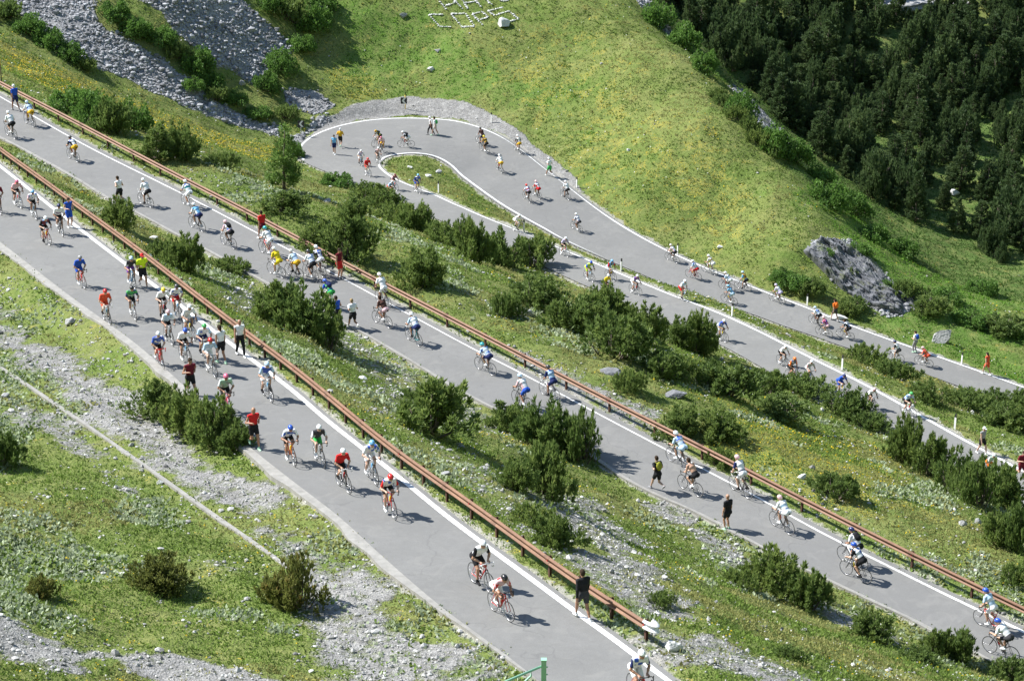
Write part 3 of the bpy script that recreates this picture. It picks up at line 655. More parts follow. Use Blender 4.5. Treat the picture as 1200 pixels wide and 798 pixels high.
BU = [
 # between the nearest road and the second road
 ('olive',142,272,42,42,'small pine bush beside the second road, behind the white-vested runner'),
 ('low',190,306,44,26,'low pine bush just left of a dark upright pine bush, inside the nearest rail'),
 ('olive',215,322,48,50,'dark upright pine bush inside the nearest rail, behind the yellow runner'),
 ('low',268,322,44,20,'flat dwarf pine between two big pine bushes at the second road edge'),
 ('olive',322,384,62,54,'left third of the biggest dark pine clump between the two nearest roads'),
 ('pine',355,398,76,68,'tall middle of the biggest dark pine clump between the two nearest roads'),
 ('pine',384,414,46,48,'low right end of the biggest dark pine clump, nearest the two runners'),
 ('olive',503,506,92,70,'broad round pine bush standing alone in the middle of the slope'),
 ('olive',602,514,58,44,'left bush of the pine group below the two cyclists on the second road'),
 ('pine',640,532,66,66,'full dark bush in the middle of the pine group below the two cyclists'),
 ('pine',682,546,44,64,'ragged upright pine bush on the edge of the second road'),
 ('pine',603,578,40,42,'small dark pine beside the tallest plant of the mid-slope pine group'),
 ('pine',642,592,58,72,'tall dark pine bush at the lower end of the mid-slope pine group'),
 ('low',622,622,60,30,'low thin pine spreading above the nearest rail'),
 ('olive',652,648,54,48,'round pine bush right above the nearest rail, below the taller pine group'),
 ('olive',905,702,74,58,'spiky pine with bare grey twigs under the lower edge of the second road'),
 ('pine',946,718,50,52,'dark right half of the spiky pine pair beside the second road'),
 ('low',868,694,44,28,'low left outlier of the spiky pine pair beside the second road'),
 ('olive',1018,757,64,42,'rounded pine bush between the spiky pine pair and the road at bottom right'),
 ('olive',1092,774,34,38,'narrow left pine of a pair at the bottom right road edge'),
 ('pine',1118,780,42,46,'taller right pine of a pair at the bottom right road edge'),
 ('pine',1188,806,50,34,'dark pine bush cut off by the bottom right corner'),
 ('low',1075,782,46,20,'flat dwarf pine near the bottom edge, left of a pine pair'),
 ('low',775,712,34,20,'little green bush in pale stones right of the nearest rail end'),
 ('low',922,776,36,18,'tiny shrub in stony grass near the bottom edge'),
 # left of the nearest road
 ('olive',186,492,62,48,'left bush of the pine row touching the nearest road'),
 ('olive',222,514,64,62,'tall middle bush of the pine row touching the nearest road'),
 ('pine',252,524,52,62,'dark right-hand bush of the pine row touching the nearest road'),
 ('pine',276,532,40,36,'low dark end of the pine row beside the red-shirted runner'),
 ('brown',190,695,62,50,'round olive brown juniper alone on the lower left meadow'),
 ('brown',351,720,72,72,'juniper with rusty dead twigs beside the gravel track'),
 ('brown',54,704,30,32,'small brown juniper near the lower left edge'),
 ('pine',2,548,44,46,'dark bush cut by the left edge below the gravel track'),
 # between the second and third roads
 ('shrub',88,134,52,32,'pale green leafy shrub nearest the rail at upper left'),
 ('shrub',112,150,44,44,'leafy shrub in the middle of the row at upper left'),
 ('pine',130,160,40,46,'dark bush at the right end of the row at upper left'),
 ('shrub',156,156,40,38,'light green shrub right of the dark bush at upper left'),
 ('youngpine',182,190,34,46,'thin young pine with a pale leaning trunk'),
 ('olive',214,190,48,46,'bushy dark pine right of the thin pale-trunked pine'),
 ('low',262,200,40,22,'low bush in the meadow below the flower strip'),
 ('olive',331,254,54,30,'spreading pine bush at the foot of the larch'),
 ('shrub',396,221,38,17,'pale leafy shrub at the start of the third road'),
 ('pine',430,240,40,27,'first dark pine bush below the hairpin on the third road'),
 ('pine',454,246,34,26,'second dark pine bush below the hairpin on the third road'),
 ('pine',414,263,38,30,'small dark pine bush alone in the meadow below the hairpin'),
 ('low',468,264,52,26,'low pine mat joining the hairpin bushes to the road hedge'),
 ('pine',486,274,40,40,'dark pine bush heading the hedge along the third road'),
 ('low',520,288,54,28,'flat stretch of the pine hedge along the third road'),
 ('olive',552,306,50,58,'tall pointed pine of the hedge along the third road'),
 ('pine',590,316,54,48,'wide dark pine of the hedge beside its tall pointed one'),
 ('pine',624,319,48,44,'right-hand end of the first pine hedge along the third road'),
 ('olive',371,296,44,38,'left and smaller of two pines behind the second road rail'),
 ('olive',404,310,62,60,'large golden green pine behind the second road rail'),
 ('olive',492,340,58,50,'two-topped dark pine alone in the meadow above the second rail'),
 ('low',591,376,34,34,'small pine bush left of the great dark thicket'),
 ('pine',634,368,64,46,'upper left part of the great dark pine thicket by the third road'),
 ('pine',676,396,68,52,'central part of the great dark pine thicket by the third road'),
 ('olive',712,376,60,50,'roadside part of the great dark pine thicket, under the lime-yellow cyclist'),
 ('pine',718,424,70,56,'lower middle of the great dark pine thicket by the third road'),
 ('olive',752,406,54,52,'tall right shoulder of the great dark pine thicket by the third road'),
 ('pine',775,448,50,38,'dark low bush hanging below the great pine thicket'),
 ('low',738,462,40,30,'small twiggy bush beside the grey rock slab above the rail'),
 ('olive',795,410,40,40,'left half of the lone pine pair at the third road edge'),
 ('olive',820,418,46,54,'taller right half of the lone pine pair at the third road edge'),
 ('pine',850,462,72,46,'wide dark bush right of the great thicket in the middle slope'),
 ('low',800,446,44,28,'low mat of pine left of the wide dark middle bush'),
 ('pine',892,466,48,34,'dark bush on the third road edge below three cyclists'),
 ('pine',912,496,64,34,'long low dark bush on the open flower meadow'),
 ('low',945,470,60,26,'low roadside pine strip under the cyclist pair'),
 ('pine',986,494,54,40,'dark roadside pine under the blue cyclist'),
 ('low',1018,508,44,24,'sparse twiggy pine at the third road edge'),
 ('olive',795,514,50,38,'left bush of the pair just behind the second rail'),
 ('olive',842,520,62,40,'right bush of the pair just behind the second rail'),
 ('low',842,548,34,26,'little bush under the rail-side pair'),
 ('pine',975,588,48,34,'compact pine bush alone on the right-hand meadow'),
 ('olive',1062,548,44,62,'pointed pine at the left end of the right-hand hedge'),
 ('olive',1088,562,46,54,'second pine of the right-hand hedge'),
 ('pine',1116,586,52,58,'third and widest pine of the right-hand hedge'),
 ('pine',1146,598,50,60,'fourth pine of the right-hand hedge, below the green cyclist'),
 ('pine',1176,602,52,60,'fifth pine of the right-hand hedge near the picture edge'),
 ('olive',1172,642,44,46,'lower pine bush under the right-hand hedge'),
 ('pine',1196,650,40,60,'dark pine at the right picture edge under the hedge'),
 ('low',1190,690,36,30,'thin pale shrub at the right edge above the second rail'),
 # between the third and farthest roads
 ('low',1012,426,54,22,'low pine strip on the bank just below the farthest road'),
 ('low',1046,448,44,26,'round low bush on the bank below the orange cyclist'),
 ('pine',1092,476,46,30,'dark bush in the middle of the far right bank'),
 ('low',1138,486,56,22,'low dark mat joining the far right bushes'),
 ('pine',1160,480,40,30,'upright pine left in the group against the farthest road'),
 ('pine',1186,486,44,34,'upright pine right in the group against the farthest road'),
 ('pine',1176,504,56,34,'lower dark bush at the far right bank'),
 ('pine',1204,508,40,36,'dark bush on the far right bank cut by the picture edge'),
 # scree side
 ('larch',333,226,34,84,'light green larch standing alone near the hairpin'),
]
for i, (k, x, y, w, h, lab) in enumerate(BU): bush_px(k, x, y, w, h, lab, var=i)
SH = [(8,22,38,22),(34,40,36,24),(58,58,34,26),(82,72,32,22),(102,84,26,16),(134,24,34,24),(160,42,34,22),(188,54,36,24),(206,70,28,20),(230,86,38,30),(246,104,32,22),(226,106,26,16),(254,118,30,18),(274,124,30,18),
      (312,108,30,24),(328,86,36,28),(342,26,44,30),(368,36,38,32),(318,12,32,20),(300,138,30,14),(338,140,28,18),(376,14,34,26),(352,60,30,20),(345,186,22,20),(332,178,20,18)]
for i, (x, y, w, h) in enumerate(SH):
    bush_px('shrub' if i % 4 else 'low', x, y, w, h, 'green leafy shrub growing between the grey scree tongues', 'shrubs between the scree tongues', 'leafy_shrub', 'bush', i)
RS = [(772,32,38,30),(800,58,40,32),(824,84,32,26),(868,138,34,30),(908,180,40,34),(930,192,40,30),(962,216,32,22),(972,246,46,34),(1000,254,40,28),(1022,284,34,22),(1056,300,36,22),(1110,356,36,20),(1150,346,34,20),(1006,300,26,16)]
for i, (x, y, w, h) in enumerate(RS):
    bush_px('shrub', x, y, w, h, 'bright green shrub along the lower border of the dark forest', 'shrubs on the forest border', 'leafy_shrub', 'bush', i)
DS = [(848,128,26,18),(862,142,26,20),(880,156,26,20),(888,170,28,20),(906,182,24,16),(842,118,22,16),(1060,352,36,24),(1090,372,40,26),(1135,384,40,22),(1175,392,50,24),(1200,404,40,22),(1000,366,30,20),(930,338,36,18),(950,344,30,20),(916,330,26,16),(990,372,26,22),(968,302,18,12),(998,322,22,12),(1034,340,22,12),(1012,300,18,10)]
for i, (x, y, w, h) in enumerate(DS):
    bush_px('low' if i < 7 else ('pine' if i % 2 else 'shrub'), x, y, w, h, 'small dark bush dotted on the grass between meadow and forest', 'small bushes at the meadow edge', 'small_bush', 'bush', i)
# the forest on the shaded far wall
FP = hits([(752,-30),(1290,-30),(1290,300),(1200,318),(1130,290),(1060,262),(1000,215),(940,170),(895,118),(845,70),(790,22)])
fx0, fx1, fy0, fy1 = FP[:, 0].min(), FP[:, 0].max(), FP[:, 1].min(), FP[:, 1].max()
pts = []; tries = 0
while len(pts) < 300 and tries < 9000:
    tries += 1
    x, y = random.uniform(fx0, fx1), random.uniform(fy0, fy1)
    if not in_poly(np.array([x]), np.array([y]), FP[:, :2])[0]: continue
    z = ground(x, y); px, py, dep = project(np.array([x, y, z]))
    if px > 1290 or py < -60: continue
    dens = 1. if py < 150 + (px - 900) * .12 else .42
    if (px > 1090 and py > 170): dens *= .55
    if random.random() > dens: continue
    md = 1.25 if dens == 1 else 1.7
    if any((x - a) ** 2 + (y - b) ** 2 < md ** 2 for a, b, _ in pts): continue
    pts.append((x, y, z))
for i, (x, y, z) in enumerate(pts):
    hm = random.choice((1.9, 2.6, 3.2, 3.8, 4.6)) * random.uniform(.9, 1.1); lab = 'dark green pine crowded in the shaded forest on the far slope'
    if i % 5 < 2: plant('woodpine', (x, y, z - .1), hm * random.uniform(.6, .9), hm * .95, 'pine_tree', lab, 'tree', 'trees of the dark forest on the far slope')
    else: plant('fir', (x, y, z - .1), hm * random.uniform(.46, .68), hm * 1.1, 'pine_tree', lab, 'tree', 'trees of the dark forest on the far slope')
# ------------------------------------------------------------------ grass, flowers and loose stones over the ground sheet
def in_view(x, y, z, m=25):
    px, py, d = project(np.stack([x, y, z], 1)); return (px > -m) & (px < W + m) & (py > -m) & (py < H + m), d
def sample_ground(n, seed):
    r = np.random.default_rng(seed)
    # near ground fills more of the picture: draw points evenly in picture area by depth
    sel = core; idx = np.where(sel)[0]
    px, py, d = project(TV[idx]); ok = (px > -30) & (px < W + 30) & (py > -30) & (py < H + 30)
    idx = idx[ok]; d = d[ok]; w = 1 / d ** 1.55; w /= w.sum()
    c = r.choice(idx, n, p=w); cx = X[c] + r.uniform(-.2, .2, n); cy = Y[c] + r.uniform(-.2, .2, n)
    col = c % nx; row = c // nx
    # height by bilinear lookup on the sheet
    ix = np.clip(np.searchsorted(gx, cx) - 1, 0, nx - 2); iy = np.clip(np.searchsorted(gy, cy) - 1, 0, ny - 2)
    fx = (cx - gx[ix]) / (gx[ix + 1] - gx[ix]); fy = (cy - gy[iy]) / (gy[iy + 1] - gy[iy]); Zg = TV[:, 2].reshape(ny, nx)
    z = (Zg[iy, ix] * (1 - fx) + Zg[iy, ix + 1] * fx) * (1 - fy) + (Zg[iy + 1, ix] * (1 - fx) + Zg[iy + 1, ix + 1] * fx) * fy
    dep = np.sqrt(cx ** 2 + cy ** 2 + z ** 2)
    return r, c, cx, cy, z, dep
def grass_material():
    m, nt, b = mat('grass_blades'); a = N(nt, 'ShaderNodeVertexColor', layer_name='col')
    L(nt, a.outputs['Color'], b.inputs['Base Color']); b.inputs['Roughness'].default_value = .7; b.inputs['Specular IOR Level'].default_value = .2
    t = N(nt, 'ShaderNodeBsdfTranslucent'); L(nt, a.outputs['Color'], t.inputs['Color']); mx = N(nt, 'ShaderNodeMixShader'); mx.inputs[0].default_value = .4
    L(nt, b.outputs[0], mx.inputs[1]); L(nt, t.outputs[0], mx.inputs[2]); L(nt, mx.outputs[0], nt.nodes['Material Output'].inputs['Surface'])
    return m
Mg = grass_material()
stone_amt = np.clip(np.maximum(scree, gravel * 1.15), 0, 1)
r, c, gxs, gys, gz, gd = sample_ground(330000, 5)
pm = fbm(gxs / 2.2, gys / 2.2, 41, 4); keep = (dmin[c] > .0) & (r.uniform(size=len(c)) > stone_amt[c] * 1.05) & (pm + r.normal(size=len(c)) * .2 > .36) & ~((verge[c] > .5) & (r.uniform(size=len(c)) < .55))
gxs, gys, gz, gd, c = gxs[keep], gys[keep], gz[keep], gd[keep], c[keep]; n = len(gxs)
big = fbm(gxs / 7, gys / 7, 51, 3); silver = (fbm(gxs / 3.3, gys / 3.3, 61, 3) > .60) & (scree[c] < .3) & (gd < 150); dry = fbm(gxs / 4, gys / 4, 71, 3) > .56
hue = np.array([.158, .232, .048]) * (1 + .55 * (big - .5))[:, None] * r.uniform(.6, 1.35, n)[:, None]
hue = np.where(dry[:, None], np.array([.28, .285, .10]) * r.uniform(.7, 1.25, n)[:, None], hue)
hue = np.where((lush[c] > .4)[:, None], np.array([.125, .25, .032]) * r.uniform(.6, 1.4, n)[:, None], hue)
hue = np.where((forest[c] > .5)[:, None], np.array([.08, .15, .03]) * r.uniform(.6, 1.4, n)[:, None], hue)
hue = np.where(silver[:, None] & (r.uniform(size=n) < .7)[:, None], np.array([.40, .46, .30]) * r.uniform(.7, 1.3, n)[:, None], hue)
kb = 3; Ck = np.repeat(np.stack([gxs, gys, gz - .02], 1), kb, 0) + r.normal(size=(n * kb, 3)) * np.array([.09, .09, .0])
Dk = r.normal(size=(n * kb, 3)) * np.array([.75, .75, .1]) + [0, 0, .9]
ln = np.repeat(np.where(silver, .16, r.uniform(.06, .17, n)) * (.8 + gd / 260), kb) * r.uniform(.6, 1.2, n * kb); wdt = np.repeat(np.where(silver, .10, .045) * (.7 + gd / 160), kb)
V, q, T = blades(Ck, Dk, ln, wdt, np.zeros(n * kb), r)
cc = np.repeat(np.clip(np.repeat(hue, kb, 0) * r.uniform(.8, 1.2, n * kb)[:, None], .01, .8), 4, 0); cc = np.hstack([cc, np.ones((len(cc), 1))])
tag(add('grass', mesh_np('grass', V, q, False, (Mg,), cattrs={'col': cc})), 'short alpine grass growing in tufts over the slopes', 'grass', kind='stuff')
# flowers: yellow and white heads
r, c, x, y, z, d = sample_ground(130000, 6)
fm = np.clip(flow[c] * .9 + sstep(.5, .75, fbm(x / 3, y / 3, 81, 3)) * .45, 0, 1)
keep = (dmin[c] > .4) & (stone_amt[c] < .5) & (forest[c] < .5) & (r.uniform(size=len(c)) < fm * np.where(flow[c] > .7, 1., .5))
x, y, z, d, c = x[keep], y[keep], z[keep], d[keep], c[keep]; n = len(x); wh = r.uniform(size=n) < np.where(flow[c] > .5, .04, .3)
hs = r.uniform(.018, .034, n) * (.65 + d / 130); C0 = np.stack([x, y, z + .12], 1)
a = r.uniform(0, 6.28, n); U = np.stack([np.cos(a), np.sin(a), r.normal(size=n) * .3], 1) * hs[:, None]; Vv = np.stack([-np.sin(a), np.cos(a), r.normal(size=n) * .3 + .3], 1) * hs[:, None]
V = np.stack([C0 - U, C0 - Vv, C0 + U, C0 + Vv], 1).reshape(-1, 3); q = np.arange(n * 4).reshape(n, 4)
fc = np.where(wh[:, None], np.array([.7, .7, .66]), np.array([.62, .46, .02]) * r.uniform(.75, 1.15, n)[:, None]); fc = np.hstack([np.repeat(fc, 4, 0), np.ones((n * 4, 1))])
tag(add('flowers', mesh_np('flowers', V, q, False, (Mg,), cattrs={'col': fc})), 'yellow and white meadow flowers scattered through the grass', 'flowers', kind='stuff')
# stones
def stone_shapes(k, seed):
    r = np.random.default_rng(seed); out = []
    for i in range(k):
        bm = bmesh.new(); bmesh.ops.create_icosphere(bm, subdivisions=1, radius=1)
        sc_ = r.uniform(.65, 1.2, 3) * [1, 1, .75]
        pl = r.normal(size=(5, 3)); pl /= np.linalg.norm(pl, axis=1)[:, None]
        V = np.array([v.co for v in bm.verts]) * r.uniform(.82, 1.15, (len(bm.verts), 1))
        for p in pl:
            dd = V @ p; V = V - np.maximum(dd - .62, 0)[:, None] * p
        Fq_ = np.array([[v.index for v in f.verts] for f in bm.faces]); bm.free(); out.append((V * sc_, Fq_))
    return out
ST = stone_shapes(8, 3)
def stone_material():
    m, nt, b = mat('limestone'); a = N(nt, 'ShaderNodeVertexColor', layer_name='col'); tc = N(nt, 'ShaderNodeNewGeometry')
    L(nt, mixc(nt, 1, a.outputs['Color'], ramp(nt, noise(nt, tc.outputs['Position'], 6, 3, .7), [(.3, g3(.75)), (.7, g3(1.1))]), 'MULTIPLY'), b.inputs['Base Color']); b.inputs['Roughness'].default_value = .9
    return m
Mst = stone_material()
def stone_field(name, x, y, z, size, colr, r, label, cat):
    Vs, Fs, Cs = [], [], []; n0 = 0; n = len(x); which = r.integers(0, len(ST), n)
    for k, (V0, F0) in enumerate(ST):
        i = np.where(which == k)[0]; m_ = len(i)
        if not m_: continue
        a = r.uniform(0, 6.28, m_); ca, sa = np.cos(a), np.sin(a); s = size[i][:, None]
        vx = (V0[None, :, 0] * ca[:, None] - V0[None, :, 1] * sa[:, None]) * s; vy = (V0[None, :, 0] * sa[:, None] + V0[None, :, 1] * ca[:, None]) * s
        V = np.stack([vx + x[i][:, None], vy + y[i][:, None], V0[None, :, 2] * s + z[i][:, None] + s * .18], 2)
        Vs.append(V.reshape(-1, 3)); Fs.append((F0[None] + (np.arange(m_) * len(V0))[:, None, None]).reshape(-1, 3) + n0); n0 += m_ * len(V0); Cs.append(np.repeat(colr[i], len(V0), 0))
    cc = np.vstack(Cs); cc = np.hstack([cc, np.ones((len(cc), 1))])
    tag(add(name, mesh_np(name, np.vstack(Vs), np.vstack(Fs), False, (Mst,), cattrs={'col': cc})), label, cat, kind='stuff')
r, c, x, y, z, d = sample_ground(240000, 8)
patch = sstep(.52, .66, fbm(x / 1.7, y / 1.7, 91, 4) + .12 * (fbm(x / 12, y / 12, 92, 2) - .5))
keep = (dmin[c] > .15) & (scree[c] < .5) & (forest[c] < .5) & (r.uniform(size=len(c)) < np.clip(gravel[c] * .6 + patch * .20 + verge[c] * .10, 0, 1) * np.where(d > 165, .07, np.where(d < 115, .6, 1)))
x, y, z, d = x[keep], y[keep], z[keep], d[keep]; n = len(x); sz = .025 + .026 * r.exponential(1., n); sz = np.clip(sz, .025, .17) * (.75 + d / 300)
stone_field('gravel', x, y, z, sz, np.array([.41, .405, .385]) * np.clip(r.normal(1, .3, n), .4, 1.75)[:, None], r, 'pale limestone rubble strewn over the grass and gravel', 'gravel')
r, c, x, y, z, d = sample_ground(620000, 9)
keep = (scree[c] > .35) & (dmin[c] > .3); keep &= r.uniform(size=len(c)) < sstep(.25, .8, scree[c]) * np.where(fbm(x / 3.5, y / 3.5, 95, 3) > .62, .5, 1)
x, y, z, d = x[keep], y[keep], z[keep], d[keep]; n = len(x); sz = np.clip(.075 + .060 * r.exponential(1., n), .06, .5)
tone = .25 + .10 * fbm(x / 4, y / 4, 97, 3)
stone_field('rubble', x, y, z, sz, (np.array([1., 1.01, 1.04]) * tone[:, None]) * np.clip(r.normal(1, .35, n), .35, 2.)[:, None], r, 'grey broken rock covering the scree slope', 'scree')
print('grass', len(gxs), 'scree stones', n)
# ------------------------------------------------------------------ figures: one continuous surface per body from a blended distance field
def surface_net(G, org, h):
    ins = G < 0
    nx_, ny_, nz_ = G.shape
    cnt = np.zeros((nx_ - 1, ny_ - 1, nz_ - 1), np.float32); acc = np.zeros(cnt.shape + (3,), np.float32)
    corners = [(i, j, k) for i in (0, 1) for j in (0, 1) for k in (0, 1)]
    def sl(c): return G[c[0]:nx_ - 1 + c[0], c[1]:ny_ - 1 + c[1], c[2]:nz_ - 1 + c[2]]
    for a in range(8):
        for b in range(a + 1, 8):
            ca, cb = corners[a], corners[b]
            if sum(abs(p - q) for p, q in zip(ca, cb)) != 1: continue
            ga, gb = sl(ca), sl(cb); m = (ga < 0) != (gb < 0)
            t = np.where(m, ga / (ga - gb + 1e-12), 0)
            for ax in range(3): acc[..., ax] += np.where(m, ca[ax] + t * (cb[ax] - ca[ax]), 0)
            cnt += m
    act = cnt > 0; idx = -np.ones(act.shape, np.int64); idx[act] = np.arange(act.sum())
    base = np.argwhere(act).astype(np.float32)
    V = (base + acc[act] / cnt[act][:, None]) * h + org
    Q = []
    for ax in range(3):
        o1, o2 = [a for a in range(3) if a != ax]
        s0 = [slice(1, -1)] * 3; s1 = [slice(1, -1)] * 3; s0[ax] = slice(0, -1); s1[ax] = slice(1, None)
        A, B_ = ins[tuple(s0)], ins[tuple(s1)]
        for flip in (False, True):
            e = (A & ~B_) if not flip else (~A & B_)
            p = np.argwhere(e)
            if not len(p): continue
            off = np.ones(3, int); off[ax] = 0; p = p + off
            def at(d1, d2):
                q = p.copy(); q[:, o1] -= d1; q[:, o2] -= d2; return idx[q[:, 0], q[:, 1], q[:, 2]]
            quad = np.stack([at(0, 0), at(1, 0), at(1, 1), at(0, 1)], 1)
            if flip != (ax == 1): quad = quad[:, ::-1]
            Q.append(quad)
    Q = np.vstack(Q); Q = Q[(Q >= 0).all(1)]
    return V, Q[:, ::-1]
class Field:
    """round cones and ellipsoids, joined with a small fillet"""
    def __init__(s, lo, hi, h): s.h = h; s.org = np.array(lo, float); s.n = np.ceil((np.array(hi) - s.org) / h).astype(int) + 1; s.G = np.full(s.n, 1., np.float32)
    def _blk(s, lo, hi):
        a = np.clip(np.floor((lo - s.org) / s.h).astype(int), 0, s.n - 1); b = np.clip(np.ceil((hi - s.org) / s.h).astype(int) + 1, 1, s.n)
        ax = [s.org[i] + s.h * np.arange(a[i], b[i]) for i in range(3)]
        return tuple(slice(a[i], b[i]) for i in range(3)), np.stack(np.meshgrid(*ax, indexing='ij'), -1)
    def _put(s, sl, d, k, sub=False):
        g = s.G[sl]
        if sub: s.G[sl] = np.maximum(g, -d); return
        if k <= 0: s.G[sl] = np.minimum(g, d); return
        hh = np.clip(.5 + .5 * (d - g) / k, 0, 1); s.G[sl] = d + (g - d) * hh - k * hh * (1 - hh)
    def cone(s, a, b, ra, rb, k=.02, flat=None, grow=0, sub=False):
        a, b = np.array(a, float), np.array(b, float); ra += grow; rb += grow; m = max(ra, rb) * (1.6 if flat is not None else 1) + .05
        sl, P = s._blk(np.minimum(a, b) - m, np.maximum(a, b) + m); q = P - a; ab = b - a
        if flat is not None:            # flat = (direction, factor): the section is wider along that direction
            n, f = np.array(flat[0], float), flat[1]; n = n / np.linalg.norm(n)
            q = q - (q @ n)[..., None] * n * (1 - 1 / f); ab = ab - (ab @ n) * n * (1 - 1 / f)
        t = np.clip((q @ ab) / (ab @ ab + 1e-9), 0, 1); d = np.linalg.norm(q - t[..., None] * ab, axis=-1) - (ra + (rb - ra) * t)
        s._put(sl, d, k, sub)
    def ell(s, c, r, M=None, k=.02, grow=0, sub=False):
        c = np.array(c, float); r = np.array(r, float) + grow; m = r.max() + .04
        sl, P = s._blk(c - m, c + m); q = P - c
        if M is not None: q = q @ M
        kk = np.linalg.norm(q / r, axis=-1); k2 = np.linalg.norm(q / r ** 2, axis=-1) + 1e-9
        s._put(sl, kk * (kk - 1) / k2, k, sub)
    def cut(s, p, n):                   # drop everything on the side the normal points to
        ax = [s.org[i] + s.h * np.arange(s.n[i]) for i in range(3)]
        d = (ax[0][:, None, None] - p[0]) * n[0] + (ax[1][None, :, None] - p[1]) * n[1] + (ax[2][None, None, :] - p[2]) * n[2]
        s.G = np.maximum(s.G, d.astype(np.float32))
    def mesh(s, name, mats=(), mfun=None):
        G = s.G.copy(); G[0] = G[-1] = 1; G[:, 0] = G[:, -1] = 1; G[:, :, 0] = G[:, :, -1] = 1
        V, Q = surface_net(G, s.org, s.h)
        mi = mfun(V[Q].mean(1)) if mfun else None
        return mesh_np(name, V, Q, True, mats, mi)
def lerp(a, b, t): return np.array(a) * (1 - t) + np.array(b) * t
def ik(a, b, l1, l2, pole):
    a, b, pole = np.array(a, float), np.array(b, float), np.array(pole, float); d = b - a; L_ = min(np.linalg.norm(d), (l1 + l2) * .998); u = d / np.linalg.norm(d)
    x = (l1 ** 2 - l2 ** 2 + L_ ** 2) / (2 * L_); hgt = math.sqrt(max(0, l1 ** 2 - x ** 2)); p = pole - (pole @ u) * u; p /= np.linalg.norm(p)
    return a + u * x + p * hgt
def skeleton(hip, chest_dir, shw, hands, feet, head_dir, elbow_pole, knee_pole, foot_dirs):
    """hip centre, spine direction, hand and ankle positions (left, right) -> every joint"""
    J = {}; hip = np.array(hip, float); cd = np.array(chest_dir, float); cd /= np.linalg.norm(cd)
    J['pelvis'] = hip; J['waist'] = hip + cd * .17 + [0, 0, .01]; J['chest'] = J['waist'] + lerp(cd, [.2, 0, 1], .06) * .20
    J['neck'] = J['chest'] + cd * .17; hd = np.array(head_dir, float); hd /= np.linalg.norm(hd)
    up = np.array([0, 0, 1.]); J['headfwd'] = hd; side = np.cross(up, hd); side /= np.linalg.norm(side); J['headup'] = np.cross(hd, side); J['headside'] = side
    J['head'] = J['neck'] + lerp(cd, J['headup'], .55) * .16 + hd * .035
    for i, sd_ in enumerate((1, -1)):
        k = 'LR'[i]; sh = J['chest'] + cd * .11 + np.array([0, sd_ * shw, 0]); J['sh' + k] = sh
        J['wr' + k] = np.array(hands[i], float); J['el' + k] = ik(sh, J['wr' + k], .29, .26, elbow_pole[i])
        hp = hip + np.array([0, sd_ * .088, -.03]); J['hp' + k] = hp; J['an' + k] = np.array(feet[i], float); J['kn' + k] = ik(hp, J['an' + k], .43, .42, knee_pole[i]); J['ft' + k] = np.array(foot_dirs[i], float)
    return J
H_ = .0105
def bounds(J):
    P = np.array([v for k, v in J.items() if k not in ('headfwd', 'headup', 'headside', 'ftL', 'ftR')]); return P.min(0) - .22, P.max(0) + .24
def torso(f, J, grow=0, part='all', fem=False):
    Y_ = (np.array([0, 1, 0]), 1.42)
    if part in ('all', 'top'):
        f.cone(J['waist'], J['chest'], .098, .118, .03, Y_, grow); f.cone(J['chest'], lerp(J['chest'], J['neck'], .62), .118, .088, .03, (np.array([0, 1, 0]), 1.55), grow)
        f.cone(lerp(J['chest'], J['neck'], .55), J['shL'], .07, .058, .04, None, grow); f.cone(lerp(J['chest'], J['neck'], .55), J['shR'], .07, .058, .04, None, grow)
        if part == 'top': f.cone(lerp(J['pelvis'], J['waist'], .35), J['waist'], .103, .098, .03, Y_, grow)
    if part in ('all', 'bot'):
        f.cone(J['pelvis'], lerp(J['pelvis'], J['waist'], 1 if part == 'all' else .55), .112, .10, .03, Y_, grow)
        for k in 'LR': f.ell(J['hp' + k] + (J['waist'] - J['pelvis']) * -.1 + np.array([-.035, 0, .02]), (.10, .085, .10), None, .03, grow)
def hand(f, J, k, fwd, curl, sd_):
    """palm, four unequal bent fingers and a thumb leaving the side of the palm"""
    w = J['wr' + k]; fwd = np.array(fwd, float); fwd /= np.linalg.norm(fwd); dn = np.array([0, 0, -1.]); dn = dn - (dn @ fwd) * fwd
    if np.linalg.norm(dn) < .1: dn = np.array([1., 0, 0]) - fwd[0] * fwd
    dn /= np.linalg.norm(dn); sd = np.cross(dn, fwd)
    if sd[1] * sd_ < 0: sd = -sd
    pc = w + fwd * .05; f.cone(w, pc + fwd * .03, .024, .022, .012, (sd, 1.7))
    for q, (o, ln) in enumerate(((-.030, .068), (-.010, .078), (.010, .074), (.030, .058))):
        a = pc + fwd * .042 + sd * o; m1 = a + (fwd * math.cos(curl) + dn * math.sin(curl)) * ln * .5; m2 = m1 + (fwd * math.cos(2.1 * curl) + dn * math.sin(2.1 * curl)) * ln * .5
        f.cone(a, m1, .0095, .009, .004); f.cone(m1, m2, .009, .008, .003)
    t0 = w + fwd * .03 - sd * .030; t1 = t0 + (fwd * .7 - sd * .65 + dn * .35) * .036; f.cone(t0, t1, .0125, .011, .006); f.cone(t1, t1 + (fwd * .85 + dn * .5 - sd * .1) * .03, .011, .0095, .004)
